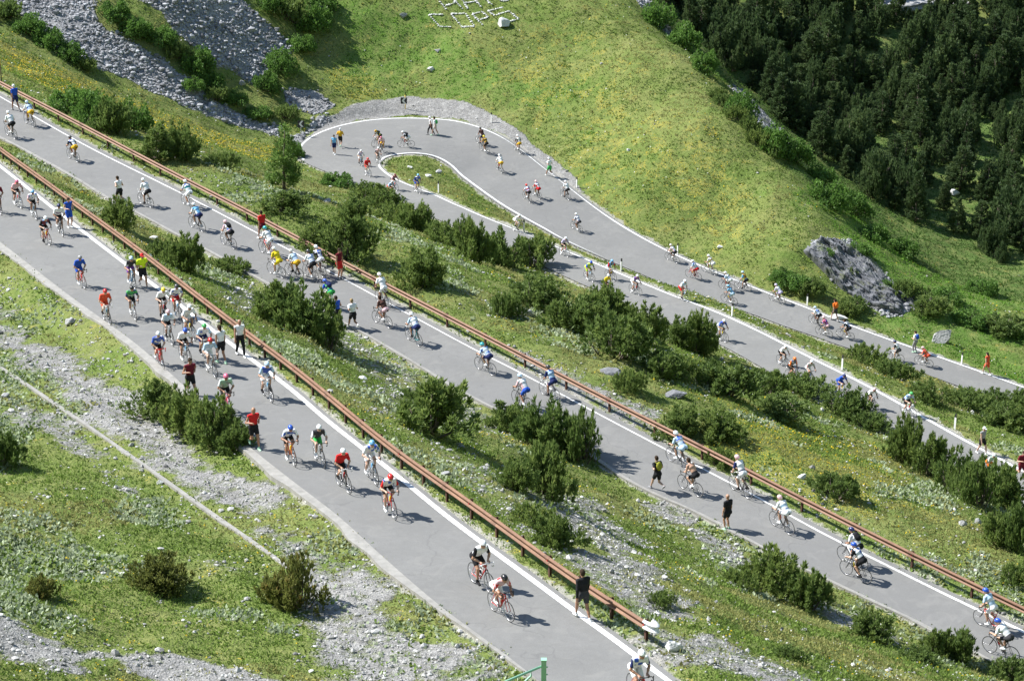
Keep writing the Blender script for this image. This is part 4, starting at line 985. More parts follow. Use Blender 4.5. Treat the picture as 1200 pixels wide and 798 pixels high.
def make_body(J, hfwd, curl):
    lo, hi = bounds(J); f = Field(lo, hi, H_); torso(f, J)
    for k, sd_ in (('L', 1), ('R', -1)):
        f.cone(J['sh' + k], J['el' + k], .052, .040, .035); f.cone(lerp(J['el' + k], J['wr' + k], 0), lerp(J['el' + k], J['wr' + k], .35), .040, .041, .02); f.cone(lerp(J['el' + k], J['wr' + k], .35), J['wr' + k], .041, .026, .02)
        f.cone(J['hp' + k], lerp(J['hp' + k], J['kn' + k], .5), .088, .076, .035); f.cone(lerp(J['hp' + k], J['kn' + k], .5), J['kn' + k], .076, .054, .02)
        kn, an = J['kn' + k], J['an' + k]; back = np.array([-.018, 0, -.0]); f.cone(kn, an, .050, .034, .02); f.cone(lerp(kn, an, .15) + back, lerp(kn, an, .45) + back, .048, .044, .03)
        ft = J['ft' + k]; f.cone(an - ft * .03 + [0, 0, -.035], an + ft * .14 + [0, 0, -.05], .036, .028, .02)
        hand(f, J, k, hfwd(k, J), curl, sd_)
    f.cone(J['neck'] - (J['head'] - J['neck']) * .25, J['head'], .056, .052, .03)
    M = np.stack([J['headfwd'], J['headside'], J['headup']], 1); c = J['head']; loc = lambda x, y, z: c + M @ np.array([x, y, z])
    f.ell(loc(-.005, 0, .035), (.098, .076, .092), M, .03); f.ell(loc(.022, 0, -.045), (.072, .060, .078), M, .03)
    f.cone(loc(.088, 0, .012), loc(.108, 0, -.022), .010, .014, .012); f.cone(loc(.075, -.018, -.062), loc(.075, .018, -.062), .012, .012, .008)
    f.cone(loc(.07, -.035, .03), loc(.07, .035, .03), .016, .016, .012)
    for s in (1, -1):
        f.ell(loc(-.005, s * .078, -.005), (.022, .010, .032), M, .006); f.ell(loc(.092, s * .030, .006), (.012, .014, .009), M, 0, sub=True)
    return f.mesh('person', (M_dummy,))
def make_top(J, sleeve, collar=.35, vest=False, three=False):
    lo, hi = bounds(J); f = Field(lo, hi, H_); torso(f, J, .012, 'top')
    if sleeve > 0:
        for k in 'LR':
            e = lerp(J['sh' + k], J['el' + k], sleeve); f.cone(J['sh' + k], e, .052, .052 - .008 * sleeve, .035, None, .014)
            if sleeve > .95: f.cone(e, J['wr' + k] * .94 + e * .06, .046, .030, .02, None, .012)
    if collar: f.cone(J['neck'] - (J['head'] - J['neck']) * .3, J['neck'], .056, .054, .02, None, .010)
    sp = J['chest'] - J['pelvis']; sp = sp / np.linalg.norm(sp)
    def mf(c, var=0):
        t = (c - J['pelvis']) @ sp; y = np.abs(c[:, 1])
        if var == 1: return (((np.abs(t - .30) < .055) & (y < .2)) | (t < .10)).astype(int)
        if var == 2: return ((y > .115) & (t < .38) | (y > .23)).astype(int)
        sl_ = (y > .185) if not vest else (y > .14); bt = (t < .13); return (sl_ | bt).astype(int)
    me = f.mesh('jersey', (M_dummy, M_dummy), mf)
    if not three: return me
    out = [me]; c = np.empty(len(me.polygons) * 3, np.float32); me.polygons.foreach_get('center', c)
    for var in (1, 2):
        m2 = me.copy(); m2.polygons.foreach_set('material_index', mf(c.reshape(-1, 3).astype(float), var).astype(np.int32)); out.append(m2)
    return out
def make_shorts(J, ln, loose=.010):
    lo, hi = bounds(J); f = Field(lo, hi, H_); torso(f, J, loose + .002, 'bot')
    for k in 'LR':
        h, n, a = J['hp' + k], J['kn' + k], J['an' + k]
        f.cone(h, lerp(h, n, min(ln, 1) * .9), .088, .088 - .026 * min(ln, 1), .03, None, loose)
        if ln > 1: f.cone(n, lerp(n, a, .85), .052, .038, .02, None, loose)
    return f.mesh('shorts', (M_dummy,))
def make_shoe(J, k, sole):
    an, ft = J['an' + k], J['ft' + k]; f = Field(an - .24, an + .24, .0085)
    f.cone(an - ft * .035 + [0, 0, -.045], an + ft * .145 + [0, 0, -.058], .044, .036, .02, (np.cross(ft, [0, 0, 1]), 1.12)); f.cone(an + [0, 0, -.03], an + (J['kn' + k] - an) * .10, .046, .044, .02)
    return f.mesh('shoe', (M_dummy,))
def head_frame(J): return np.stack([J['headfwd'], J['headside'], J['headup']], 1), J['head']
def make_helmet(J):
    M, c = head_frame(J); f = Field(c - .21, c + .21, .0075); loc = lambda x, y, z: c + M @ np.array([x, y, z])
    f.ell(loc(-.012, 0, .042), (.142, .100, .112), M, 0); f.cone(loc(-.10, 0, .03), loc(-.16, 0, .045), .05, .02, .03)
    for y in (-.062, -.022, .022, .062):
        f.cone(loc(.10, y, .115 - abs(y) * .6), loc(-.11, y * 1.05, .118 - abs(y) * .7), .010, .012, 0, sub=True)
    f.cut(loc(.0, 0, .012), M @ np.array([.10, 0, -1.]) / 1.005); f.ell(loc(0, 0, .0), (.098, .078, .10), M, 0, sub=True)
    return f.mesh('helmet', (M_dummy,))
def make_glasses(J):
    M, c = head_frame(J); f = Field(c - .14, c + .14, .006); loc = lambda x, y, z: c + M @ np.array([x, y, z])
    f.cone(loc(.094, -.034, .010), loc(.094, .034, .010), .015, .015, 0)
    for s in (1, -1): f.cone(loc(.088, s * .05, .012), loc(-.01, s * .083, .012), .007, .006, .004)
    return f.mesh('sunglasses', (M_glass,))
def make_hair(J, long=False, cap=False):
    M, c = head_frame(J); f = Field(c - .22, c + .22, .008); loc = lambda x, y, z: c + M @ np.array([x, y, z])
    f.ell(loc(-.012, 0, .045), (.106, .085, .096), M, 0); f.ell(loc(-.045, 0, -.0), (.075, .078, .085), M, .02)
    if long: f.cone(loc(-.09, 0, .02), loc(-.12, 0, -.15), .045, .02, .03)
    f.cut(loc(.055, 0, .035), M @ np.array([1., 0, -.75]) / 1.25)
    if cap:
        f.ell(loc(.10, 0, .05), (.075, .062, .012), M, .01)
    return f.mesh('cap' if cap else 'hair', (M_dummy,))
def make_pack(J):
    sp = J['neck'] - J['waist']; sp = sp / np.linalg.norm(sp); back = np.cross(sp, [0, 1., 0]); back = back if back[0] < 0 else -back
    c = lerp(J['waist'], J['neck'], .55) + back * .16; f = Field(c - .38, c + .38, .010)
    M = np.stack([back, [0, 1., 0], np.cross(back, [0, 1., 0])], 1); f.ell(c, (.10, .15, .21), M, 0); f.ell(c + back * .06 - sp * .06, (.06, .11, .10), M, .03)
    for s in (1, -1):
        a = lerp(J['chest'], J['neck'], .75) + np.array([0, s * .10, 0]) ; f.cone(c + sp * .15 + [0, s * .09, 0], a - back * .02 + sp * .055, .016, .016, .01); f.cone(a - back * .02 + sp * .055, a - back * .135 - sp * .06, .016, .016, .01)
    return f.mesh('backpack', (M_dummy,))
M_dummy = simple('skin', (.50, .30, .20), .55, 0, .06); M_glass = simple('dark_lens', (.02, .02, .025), .15)
M_eye = simple('eye', (.06, .045, .04), .3)
def make_eyes(J):
    M, c = head_frame(J); f = Field(c - .13, c + .13, .005); loc = lambda x, y, z: c + M @ np.array([x, y, z])
    for s in (1, -1): f.ell(loc(.083, s * .030, .006), (.010, .012, .008), M, 0)
    return f.mesh('eyes', (M_eye,))
# ---- riding poses: bicycle space, x forward, z up, wheels on z = 0
def ride(phase, bars, lean, tuck=0, out=False):
    ca, sa = math.cos(phase), math.sin(phase); bb = np.array([0, 0, .275]); cr = .172
    pl = bb + np.array([ca * cr, .115, sa * cr]); pr = bb + np.array([-ca * cr, -.115, -sa * cr])
    an = lambda p: p + np.array([-.075, 0, .105])
    hip = (-.185, 0, 1.02) if not out else (.02, 0, 1.08)
    hands = {'hoods': ((.44, .205, .985), (.44, -.205, .985)), 'tops': ((.32, .13, .975), (.32, -.13, .975)), 'drops': ((.42, .205, .86), (.42, -.205, .86))}[bars]
    J = skeleton(hip, (math.sin(lean), 0, math.cos(lean)), .175, hands, (an(pl), an(pr)), (1, 0, -.10 - tuck), ((-.25, .55, -.8), (-.25, -.55, -.8)), ((1, .05, .35), (1, -.05, .35)), ((.97, .03, -.22), (.97, -.03, -.22)))
    return J
def walk(st, arm, lean=.05, lift=.0, bentarm=False, look=(1, 0, -.12)):
    """st: stride in metres (left foot forward), arm: swing"""
    zh = .93 - .10 * st ** 2; aL = (st * .5, .09, .085); aR = (-st * .55, -.09, .085 + lift)
    sh = 1.42
    if bentarm: hands = ((.24 - arm, .19, 1.16), (.24 + arm * .3, -.19, 1.18))
    else: hands = ((.06 - arm, .27, .86), (.06 + arm, -.27, .86))
    return skeleton((0, 0, zh), (math.sin(lean), 0, math.cos(lean)), .18, hands, (aL, aR), look, ((-.8, .45, -.3), (-.8, -.45, -.3)), ((1, .04, .1), (1, -.04, .1)), ((.98, .06, -.05), (.95, -.06, -.05 - .9 * min(1, lift * 3))))
POSES = {
    'hoodsA': (ride(.35, 'hoods', .98), 'bike'), 'hoodsB': (ride(3.5, 'hoods', .90), 'bike'), 'hoodsC': (ride(1.75, 'hoods', 1.04, .1), 'bike'),
    'topsA': (ride(-.9, 'tops', .80), 'bike'), 'topsB': (ride(2.3, 'tops', .86), 'bike'), 'drops': (ride(4.6, 'drops', 1.12, .05), 'bike'), 'out': (ride(-.35, 'hoods', .78, 0, True), 'bike'),
    'run': (walk(.75, .16, .12, .30, True), 'foot'), 'runB': (walk(.55, .12, .10, .18, True), 'foot'), 'walk': (walk(.55, .14), 'foot'), 'walkB': (walk(.35, .08, .03), 'foot'), 'stand': (walk(.06, .02, .0), 'foot'), 'standarms': (walk(.10, .05, .0, 0, True, (1, 0, -.4)), 'foot'),
}
def hf_bike(k, J): return lerp(J['wr' + k] - J['el' + k], [1, 0, -.15], .75)
def hf_foot(k, J): return J['wr' + k] - J['el' + k]
FIG = {}
for nm, (J, kind) in POSES.items():
    b = kind == 'bike'
    d = dict(kind=kind, body=make_body(J, hf_bike if b else hf_foot, .75 if b else .55), shoeL=make_shoe(J, 'L', 0), shoeR=make_shoe(J, 'R', 0))
    if b: d.update(jersey=make_top(J, .62, .35, False, True), shorts=make_shorts(J, .72), helmet=make_helmet(J), glasses=make_glasses(J), pack=make_pack(J), hair=make_hair(J))
    else:
        d.update(tee=make_top(J, .6), vest=make_top(J, 0, 0, True), jacket=make_top(J, 1.), shorts=make_shorts(J, .62, .018), trousers=make_shorts(J, 1.5, .014), hair=make_hair(J), longhair=make_hair(J, True), cap=make_hair(J, False, True), eyes=make_eyes(J), pack=make_pack(J))
    FIG[nm] = d
# ------------------------------------------------------------------ racing bicycle
M_black = simple('black_rubber', (.018, .018, .018), .7); M_alloy = simple('alloy', (.55, .55, .56), .35, .9); M_bar = simple('bar_tape_black', (.03, .03, .03), .6); M_barw = simple('bar_tape_white', (.75, .75, .74), .6)
RH, FH = np.array([-.405, 0, .338]), np.array([.585, 0, .338]); BBp = np.array([0, 0, .275]); ST_ = np.array([-.17, 0, .80]); HT, HB = np.array([.385, 0, .86]), np.array([.425, 0, .72])
mb = MB(); mb.tube([BBp, ST_, ST_ + (ST_ - BBp) * .22], [.016, .016, .0135], 10); mb.tube([lerp(HT, HB, .18), ST_ * .95 + BBp * .05], .016, 10); mb.tube([lerp(HT, HB, .75), BBp], .020, 10); mb.tube([HT, HB], .021, 10)
for s in (1, -1): mb.tube([BBp + [0, s * .03, 0], RH + [0, s * .062, 0]], [.012, .008], 8); mb.tube([ST_ * .93 + BBp * .07 + [0, s * .02, 0], RH + [0, s * .062, 0]], [.009, .007], 8)
frame_me = mb.mesh('frame', (M_dummy,))
mb = MB()
for s in (1, -1): mb.tube([HB + [.005, s * .035, 0], lerp(HB, FH, .55) + [-.012, s * .055, 0], FH + [0, s * .055, 0]], [.015, .013, .008], 8)
mb.tube([HB + [.005, -.04, 0], HB + [.005, .04, 0]], .016, 8); fork_me = mb.mesh('fork', (M_dummy,))
mb = MB(); HBp = np.array([.455, 0, .93]); mb.tube([HT, HT + [-.015, 0, .06], HBp], .015, 8)
mb.tube([HBp + [0, -.2, 0], HBp + [0, .2, 0]], .014, 8)
for s in (1, -1):
    y = s * .205; mb.tube([HBp + [0, y * .95, 0], HBp + [.05, y, .005], HBp + [.085, y, -.035], HBp + [.075, y, -.095], HBp + [.02, y, -.125], HBp + [-.04, y, -.125]], .015, 8)
    mb.tube([HBp + [.05, y, .0], HBp + [.10, y, .03], HBp + [.115, y, .07]], [.019, .018, .012], 8); mb.tube([HBp + [.10, y, .02], HBp + [.12, y, -.04], HBp + [.10, y, -.09]], .007, 6)
bar_me = mb.mesh('handlebar', (M_bar,))
f = Field((-.42, -.12, .86), (.1, .12, 1.05), .008); SP = ST_ + (ST_ - BBp) * .24; f.cone(SP + [-.12, 0, .035], SP + [.02, 0, .03], .035, .026, .02, (np.array([0, 1, 0]), 1.9)); f.cone(SP + [0, 0, .03], SP + [.15, 0, .025], .028, .018, .02); saddle_me = f.mesh('saddle', (M_black,))
def crank(phase):
    mb = MB(); mb.torus(BBp + [0, -.045, 0], .098, .006, n=28, m=6); mb.tube([BBp + [0, -.05, 0], BBp + [0, .05, 0]], .022, 10)
    for s, y in ((1, .07), (-1, -.07)):
        p = BBp + np.array([math.cos(phase) * .172 * s, y, math.sin(phase) * .172 * s]); mb.tube([BBp + [0, y * .7, 0], p], [.014, .011], 8); mb.box(p + [0, .045 * s, 0], (.09, .07, .018))
    for k in range(5):
        a = k * 1.2566; mb.tube([BBp + [0, -.045, 0], BBp + [.095 * math.cos(a), -.045, .095 * math.sin(a)]], .008, 5)
    mb.tube([BBp + [0, -.045, .098], RH + [0, -.045, .035]], .004, 4); mb.tube([BBp + [0, -.045, -.098], RH + [.02, -.045, -.09], RH + [0, -.045, -.035]], .004, 4); mb.torus(RH + [0, -.045, 0], .04, .008, n=16, m=5)
    return mb.mesh('crankset', (M_alloy,))
PH = {'hoodsA': .35, 'hoodsB': 3.5, 'hoodsC': 1.75, 'topsA': -.9, 'topsB': 2.3, 'drops': 4.6, 'out': -.35}
CRANK = {k: crank(v) for k, v in PH.items()}
mb = MB(); mb.torus((0, 0, 0), .311, .011, n=44, m=7); mb.tube([(0, -.05, 0), (0, .05, 0)], .016, 8)
for k in range(20):
    a = k * .31416; mb.tube([(0, .025 * (1 if k % 2 else -1), 0), (.305 * math.cos(a), 0, .305 * math.sin(a))], .0016, 3, False)
wheel_me = mb.mesh('wheel', (M_alloy,)); mb = MB(); mb.torus((0, 0, 0), .326, .0125, n=44, m=7); tyre_me = mb.mesh('tyre', (M_black,))
f = Field((.0, -.06, .36), (.4, .06, .75), .008); BQ = lerp(HB, BBp, .45); f.cone(BQ + [-.05, 0, .03], BQ + [-.01, 0, .16], .036, .034, .01); f.cone(BQ + [-.01, 0, .16], BQ + [.0, 0, .20], .02, .018, .01); bottle_me = f.mesh('bottle', (M_dummy,))
CMAT = {}
def cloth(c, rough=.65):
    k = tuple(round(v, 3) for v in c) + (rough,)
    if k not in CMAT:
        CMAT[k] = simple('cloth', c, .85, 0, .16, 9); CMAT[k].node_tree.nodes['Principled BSDF'].inputs['Specular IOR Level'].default_value = .15
    return CMAT[k]
PAL = dict(white=(.86, .87, .88), offwhite=(.68, .66, .62), black=(.022, .022, .025), charcoal=(.06, .06, .065), grey=(.3, .3, .31), red=(.62, .03, .03), pink=(.75, .16, .28), palepink=(.75, .50, .52), orange=(.85, .20, .03), redorange=(.72, .10, .05), yellow=(.85, .66, .03), gold=(.72, .42, .03), lime=(.62, .85, .05), hivis=(.66, .88, .03), green=(.06, .42, .10), palegreen=(.45, .68, .50), blue=(.03, .10, .50), sky=(.18, .46, .74), paleblue=(.50, .66, .82), navy=(.025, .035, .12), purple=(.22, .08, .36), lilac=(.56, .50, .70), maroon=(.16, .018, .03), brown=(.10, .05, .04), teal=(.05, .40, .42), skin=(.50, .28, .18), olive=(.30, .30, .04), tan=(.42, .22, .13), hair=(.045, .03, .02), blond=(.30, .22, .12), bald=(.45, .26, .18))
FIN = {k: cloth(v) for k, v in PAL.items()}
def printed(name, c, c2):
    m, nt, b = mat(name + '_printed_cloth'); tc = N(nt, 'ShaderNodeTexCoord'); oi = N(nt, 'ShaderNodeObjectInfo'); ad = N(nt, 'ShaderNodeVectorMath', operation='ADD'); L(nt, tc.outputs['Object'], ad.inputs[0])
    sc_ = N(nt, 'ShaderNodeVectorMath', operation='SCALE'); sc_.inputs[0].default_value = (7, 13, 5); L(nt, oi.outputs['Random'], sc_.inputs['Scale']); L(nt, sc_.outputs[0], ad.inputs[1])
    v = N(nt, 'ShaderNodeTexVoronoi', distance='CHEBYCHEV'); v.inputs['Scale'].default_value = 7; L(nt, ad.outputs[0], v.inputs['Vector']); sp = N(nt, 'ShaderNodeSeparateColor'); L(nt, v.outputs['Color'], sp.inputs['Color'])
    pick = math_(nt, 'MULTIPLY', math_(nt, 'GREATER_THAN', sp.outputs['Red'], .62), math_(nt, 'LESS_THAN', v.outputs['Distance'], .42))
    L(nt, mixc(nt, pick, mixc(nt, ramp(nt, noise(nt, tc.outputs['Object'], 9, 4), [(.35, g3(.16)), (.65, g3(0))]), c, (.12, .12, .15)), c2), b.inputs['Base Color']); b.inputs['Roughness'].default_value = .7
    return m
_P2 = ['blue', 'red', 'navy', 'grey', 'sky', 'black']
FINJ = {k: printed(k, v, PAL[_P2[i % 6]] if k not in ('blue', 'navy', 'black', 'charcoal') else PAL['white']) for i, (k, v) in enumerate(PAL.items())}
PNT = {k: simple(k + '_paint', v, .3, 0, .02) for k, v in PAL.items()}
SKINS = [simple('skin', c, .5, 0, .07, 20) for c in ((.52, .31, .21), (.45, .25, .16), (.40, .21, .13), (.56, .35, .25))]
def slot(o, *ms):
    for i, m in enumerate(ms): o.material_slots[i].link = 'OBJECT'; o.material_slots[i].material = m
    return o
def put(o, me, name, *ms): return slot(add(name, me, o), *ms)
# ------------------------------------------------------------------ everybody on the road
def axes_at(road, P):
    E = {'A': fA, 'B': fB}.get(road); E = Ii if E is None else E
    if road in 'CD':
        E = (Ii + Oo) / 2; half = NS * 10
        rng_ = (0, half) if road == 'D' else (half - 10, len(E) - 1)
    else: rng_ = (0, len(E) - 1)
    i = rng_[0] + int(np.argmin(((E[rng_[0]:rng_[1]] - P)[:, :2] ** 2).sum(1))); i = min(max(i, 2), len(E) - 3)
    t = E[i + 2] - E[i - 2]; t = t / np.linalg.norm(t)
    return -t if road == 'B' else t
def frame_for(fwd):
    x = Vector(fwd).normalized(); y = Vector((0, 0, 1)).cross(x).normalized(); z = x.cross(y)
    return Matrix((x, y, z)).transposed()
# road, px, py, pose, jersey, sleeves, shorts, helmet, bike, backpack colour or None, words that single the rider out
RIDERS = [
 ('A',-1,250,'topsA','maroon','maroon','black','white','black',None,'cut off by the left edge on the nearest road'),
 ('A',21,243,'hoodsA','palepink','white','black','pink','white',None,'in pink helmet and pale jersey at far left'),
 ('A',40,256,'hoodsB','white','palepink','black','sky','white',None,'in sky blue helmet behind the pink-helmeted one'),
 ('A',54,286,'hoodsC','maroon','black','black','white','red',None,'in maroon jersey and white helmet at left'),
 ('A',71,275,'topsA','white','purple','black','navy','black',None,'in navy helmet beside the blue-clad runner'),
 ('A',95,336,'topsB','blue','blue','blue','grey','red',None,'all in blue on a red bike'),
 ('A',125,378,'topsA','redorange','redorange','redorange','red','white',None,'all in red orange nearest the concrete edge'),
 ('A',156,373,'hoodsB','green','white','black','black','white',None,'in green jersey and black helmet'),
 ('A',155,337,'hoodsA','charcoal','white','purple','paleblue','sky',None,'in striped helmet next to the yellow runner'),
 ('A',192,374,'hoodsC','white','white','black','yellow','black',None,'in yellow helmet and white jersey'),
 ('A',208,372,'topsB','white','navy','red','charcoal','white',None,'in red shorts and dark helmet'),
 ('A',222,396,'hoodsA','white','white','white','white','black',None,'in all white kit on the nearest road'),
 ('A',198,402,'hoodsB','paleblue','white','black','palepink','white',None,'in pale blue jersey and pinkish helmet'),
 ('A',187,430,'topsA','blue','white','black','white','red',None,'in blue jersey with white sleeves, red handlebar'),
 ('A',217,424,'hoodsC','white','white','black','blue','white',None,'in blue helmet and white jersey mid pack'),
 ('A',240,420,'hoodsA','white','paleblue','navy','green','black',None,'in green helmet beside the dark-haired woman'),
 ('A',247,439,'hoodsB','paleblue','white','white','red','white',None,'in red helmet and pale kit mid pack'),
 ('A',266,484,'topsB','palegreen','white','black','pink','pink',None,'on a pink bike beside the pine row'),
 ('A',313,467,'hoodsA','blue','paleblue','white','paleblue','white',None,'alone in blue and white below the rail walker'),
 ('A',340,541,'hoodsC','white','paleblue','black','blue','orange',None,'in blue helmet riding an orange bike'),
 ('A',374,543,'hoodsB','charcoal','white','green','white','white',None,'in charcoal and green with white helmet'),
 ('A',402,573,'topsA','red','red','black','white','black',None,'in red jersey, black shorts and white helmet'),
 ('A',435,563,'hoodsA','white','palepink','white','sky','white',None,'in sky blue helmet close to the white line'),
 ('A',456,602,'hoodsC','white','red','black','red','red',None,'in red striped helmet on a red bike'),
 ('A',563,688,'topsB','white','black','black','white','red',None,'in white top and black shorts, rear of last pair'),
 ('A',586,721,'drops','palepink','white','white','black','red',None,'in black helmet, front of last pair on nearest road'),
 ('A',748,823,'topsA','white','navy','white','white','red',None,'cut off by the bottom edge'),
 ('B',36,148,'hoodsA','paleblue','white','gold','paleblue','white',None,'in gold shorts behind the blue-shirted walker'),
 ('B',14,162,'topsB','white','white','black','white','black',None,'in black shorts at the upper left corner'),
 ('B',87,189,'hoodsC','white','black','gold','black','black',None,'in black cap and white vest at upper left'),
 ('B',172,242,'topsA','white','white','black','white','white',None,'in white jersey beside the white-vested runner'),
 ('B',221,243,'hoodsB','white','teal','white','white','white',None,'in white and teal hugging the second white line'),
 ('B',232,270,'hoodsA','sky','white','navy','white','black',None,'in sky blue jersey and white helmet'),
 ('B',269,290,'hoodsC','white','palepink','black','palepink','white','black','with black backpack and pink helmet'),
 ('B',315,300,'hoodsB','white','white','white','teal','red',None,'in white on a red bike near the red-shirted man'),
 ('B',325,324,'topsA','yellow','yellow','yellow','white','white',None,'all in bright yellow'),
 ('B',346,326,'hoodsA','paleblue','white','gold','offwhite','black',None,'next to the yellow one, in pale blue'),
 ('B',365,328,'hoodsB','white','paleblue','black','charcoal','black',None,'in dark helmet, third of four abreast'),
 ('B',374,323,'topsB','white','black','white','white','black',None,'in white helmet, rightmost of four abreast'),
 ('B',386,361,'hoodsC','green','blue','green','blue','white','navy','in green shorts with blue helmet and navy pack'),
 ('B',450,359,'out','white','white','white','white','black',None,'standing on pedals in white near the rail'),
 ('B',449,382,'topsB','brown','brown','palepink','brown','black',None,'in dark brown jersey, pale shorts'),
 ('B',486,403,'hoodsA','white','paleblue','navy','white','teal',None,'alone on a teal bike on the second road'),
 ('B',570,437,'hoodsC','paleblue','white','navy','teal','black',None,'in teal helmet alone on the second road'),
 ('B',613,478,'hoodsB','white','palepink','blue','paleblue','black',None,'in blue shorts half hidden by the pine group'),
 ('B',645,467,'topsA','paleblue','navy','navy','charcoal','white',None,'in navy shorts on the second white line'),
 ('B',796,546,'hoodsA','paleblue','white','paleblue','white','black',None,'in pale blue ahead of the shirtless one'),
 ('B',810,578,'topsB','skin','skin','black','brown','black',None,'riding shirtless in black shorts'),
 ('B',869,580,'out','white','navy','white','palepink','black',None,'standing up in white and navy stripes'),
 ('B',917,622,'hoodsA','white','paleblue','white','palepink','black',None,'in white with pink helmet, passing the black-clad man'),
 ('B',1000,663,'topsA','white','white','black','navy','white','black','with black backpack and navy helmet, at right'),
 ('B',1004,679,'hoodsB','white','black','black','blue','black',None,'in blue helmet and black shorts, at right'),
 ('B',1161,738,'out','paleblue','white','white','blue','red',None,'on a red bike, upper of bottom right pair'),
 ('B',1174,771,'hoodsC','white','white','charcoal','blue','black',None,'in charcoal shorts, lower of bottom right pair'),
 ('C',423,195,'hoodsA','lilac','white','white','white','black',None,'in lilac jersey leaving the hairpin'),
 ('C',431,207,'topsA','red','red','red','red','white',None,'all in red leaving the hairpin'),
 ('C',443,192,'hoodsB','palepink','charcoal','charcoal','white','black',None,'at the inner tip of the hairpin'),
 ('C',462,223,'hoodsC','maroon','palepink','black','maroon','white',None,'in maroon below the grass island'),
 ('C',458,232,'hoodsA','paleblue','white','redorange','white','black',None,'in pale blue nearest the hairpin bushes'),
 ('C',489,226,'topsB','blue','navy','blue','sky','black',None,'in blue beside the grass island post'),
 ('C',606,272,'drops','white','white','white','offwhite','white',None,'bent low in white on the third road'),
 ('C',661,300,'hoodsA','lilac','white','black','white','white',None,'in lilac and black alone on the third road'),
 ('C',690,329,'hoodsC','lime','blue','lime','blue','white',None,'in lime yellow and blue on the third road'),
 ('C',715,328,'hoodsB','sky','red','paleblue','sky','black',None,'in sky blue with red on the third white line'),
 ('C',711,346,'topsA','yellow','black','black','white','black',None,'in black and yellow half hidden by the thicket'),
 ('C',744,345,'hoodsA','purple','white','white','white','black',None,'in white and purple beside the thicket'),
 ('C',800,352,'topsB','paleblue','white','red','white','white',None,'in pale blue and red on the third white line'),
 ('C',845,399,'hoodsC','blue','white','white','white','black',None,'in blue jersey above the lone pine pair'),
 ('C',917,429,'hoodsA','white','white','black','white','black',None,'in white, rear of three on the third road'),
 ('C',928,447,'topsA','navy','orange','black','orange','black',None,'in navy and orange, middle of three'),
 ('C',948,448,'hoodsB','offwhite','white','white','white','white',None,'in off white, right of three'),
 ('C',985,464,'hoodsC','blue','blue','blue','navy','white',None,'all in blue above the roadside pine'),
 ('C',1020,479,'drops','white','white','black','palepink','black',None,'crouched in white on the third road at right'),
 ('C',1063,487,'hoodsA','paleblue','white','black','green','white',None,'in green helmet on the third white line'),
 ('C',1160,561,'topsB','palegreen','white','orange','white','black',None,'in pale green half hidden by the right-hand hedge'),
 ('D',444,171,'hoodsA','yellow','black','black','gold','black','charcoal','in black and yellow with pack on the hairpin'),
 ('D',448,179,'hoodsB','palepink','charcoal','gold','pink','black',None,'in pink and charcoal on the hairpin'),
 ('D',477,173,'hoodsC','white','black','white','white','black','charcoal','in white with dark pack at the hairpin top'),
 ('D',564,170,'topsA','brown','brown','black','charcoal','black',None,'in brown entering the hairpin'),
 ('D',568,179,'hoodsB','gold','black','black','yellow','black',None,'in gold and black entering the hairpin'),
 ('D',607,179,'topsB','offwhite','charcoal','gold','white','black',None,'in off white on the outer hairpin line'),
 ('D',586,202,'hoodsA','white','white','gold','white','white',None,'in white alone below the hairpin entry'),
 ('D',618,236,'hoodsC','white','red','black','red','black',None,'in white with red sleeves, black shorts'),
 ('D',629,232,'hoodsA','white','red','red','palepink','black',None,'in red shorts on the farthest road'),
 ('D',663,233,'topsA','white','white','black','white','black',None,'in white close to the outer white line'),
 ('D',676,271,'hoodsB','white','lilac','charcoal','white','black',None,'alone in white in the middle of farthest road'),
 ('D',788,307,'hoodsC','white','palepink','black','offwhite','black',None,'in white below a marker post'),
 ('D',813,327,'topsB','white','paleblue','red','white','red',None,'in red shorts, middle of the farthest road'),
 ('D',832,321,'hoodsA','offwhite','gold','white','white','white',None,'in cream on the farthest white line'),
 ('D',852,340,'hoodsC','white','paleblue','white','white','black',None,'in white, left of three close together'),
 ('D',871,340,'topsA','gold','sky','black','paleblue','black',None,'in gold and sky blue, right of three'),
 ('D',855,356,'hoodsB','sky','paleblue','paleblue','sky','black',None,'in sky blue, lowest of three'),
 ('D',911,355,'hoodsA','white','lilac','lilac','lilac','black',None,'in white and lilac on the farthest road'),
 ('D',957,381,'hoodsC','paleblue','white','black','paleblue','black',None,'in pale blue behind the orange-shirted walker'),
 ('D',966,394,'topsB','pink','purple','palepink','palepink','black',None,'in pink and purple on the farthest road'),
 ('D',991,397,'hoodsB','white','black','black','brown','black',None,'in white and black past the orange-shirted walker'),
 ('D',1049,423,'topsA','white','charcoal','charcoal','navy','white',None,'in charcoal and white at right of farthest road'),
 ('D',1083,429,'hoodsA','redorange','orange','redorange','palepink','black',None,'all in orange red at right of farthest road'),
]
RN = {'A': 'nearest road', 'B': 'second road', 'C': 'third road', 'D': 'farthest road'}
def matm(P, M3): return Matrix.Translation(Vector(P)) @ M3.to_4x4()
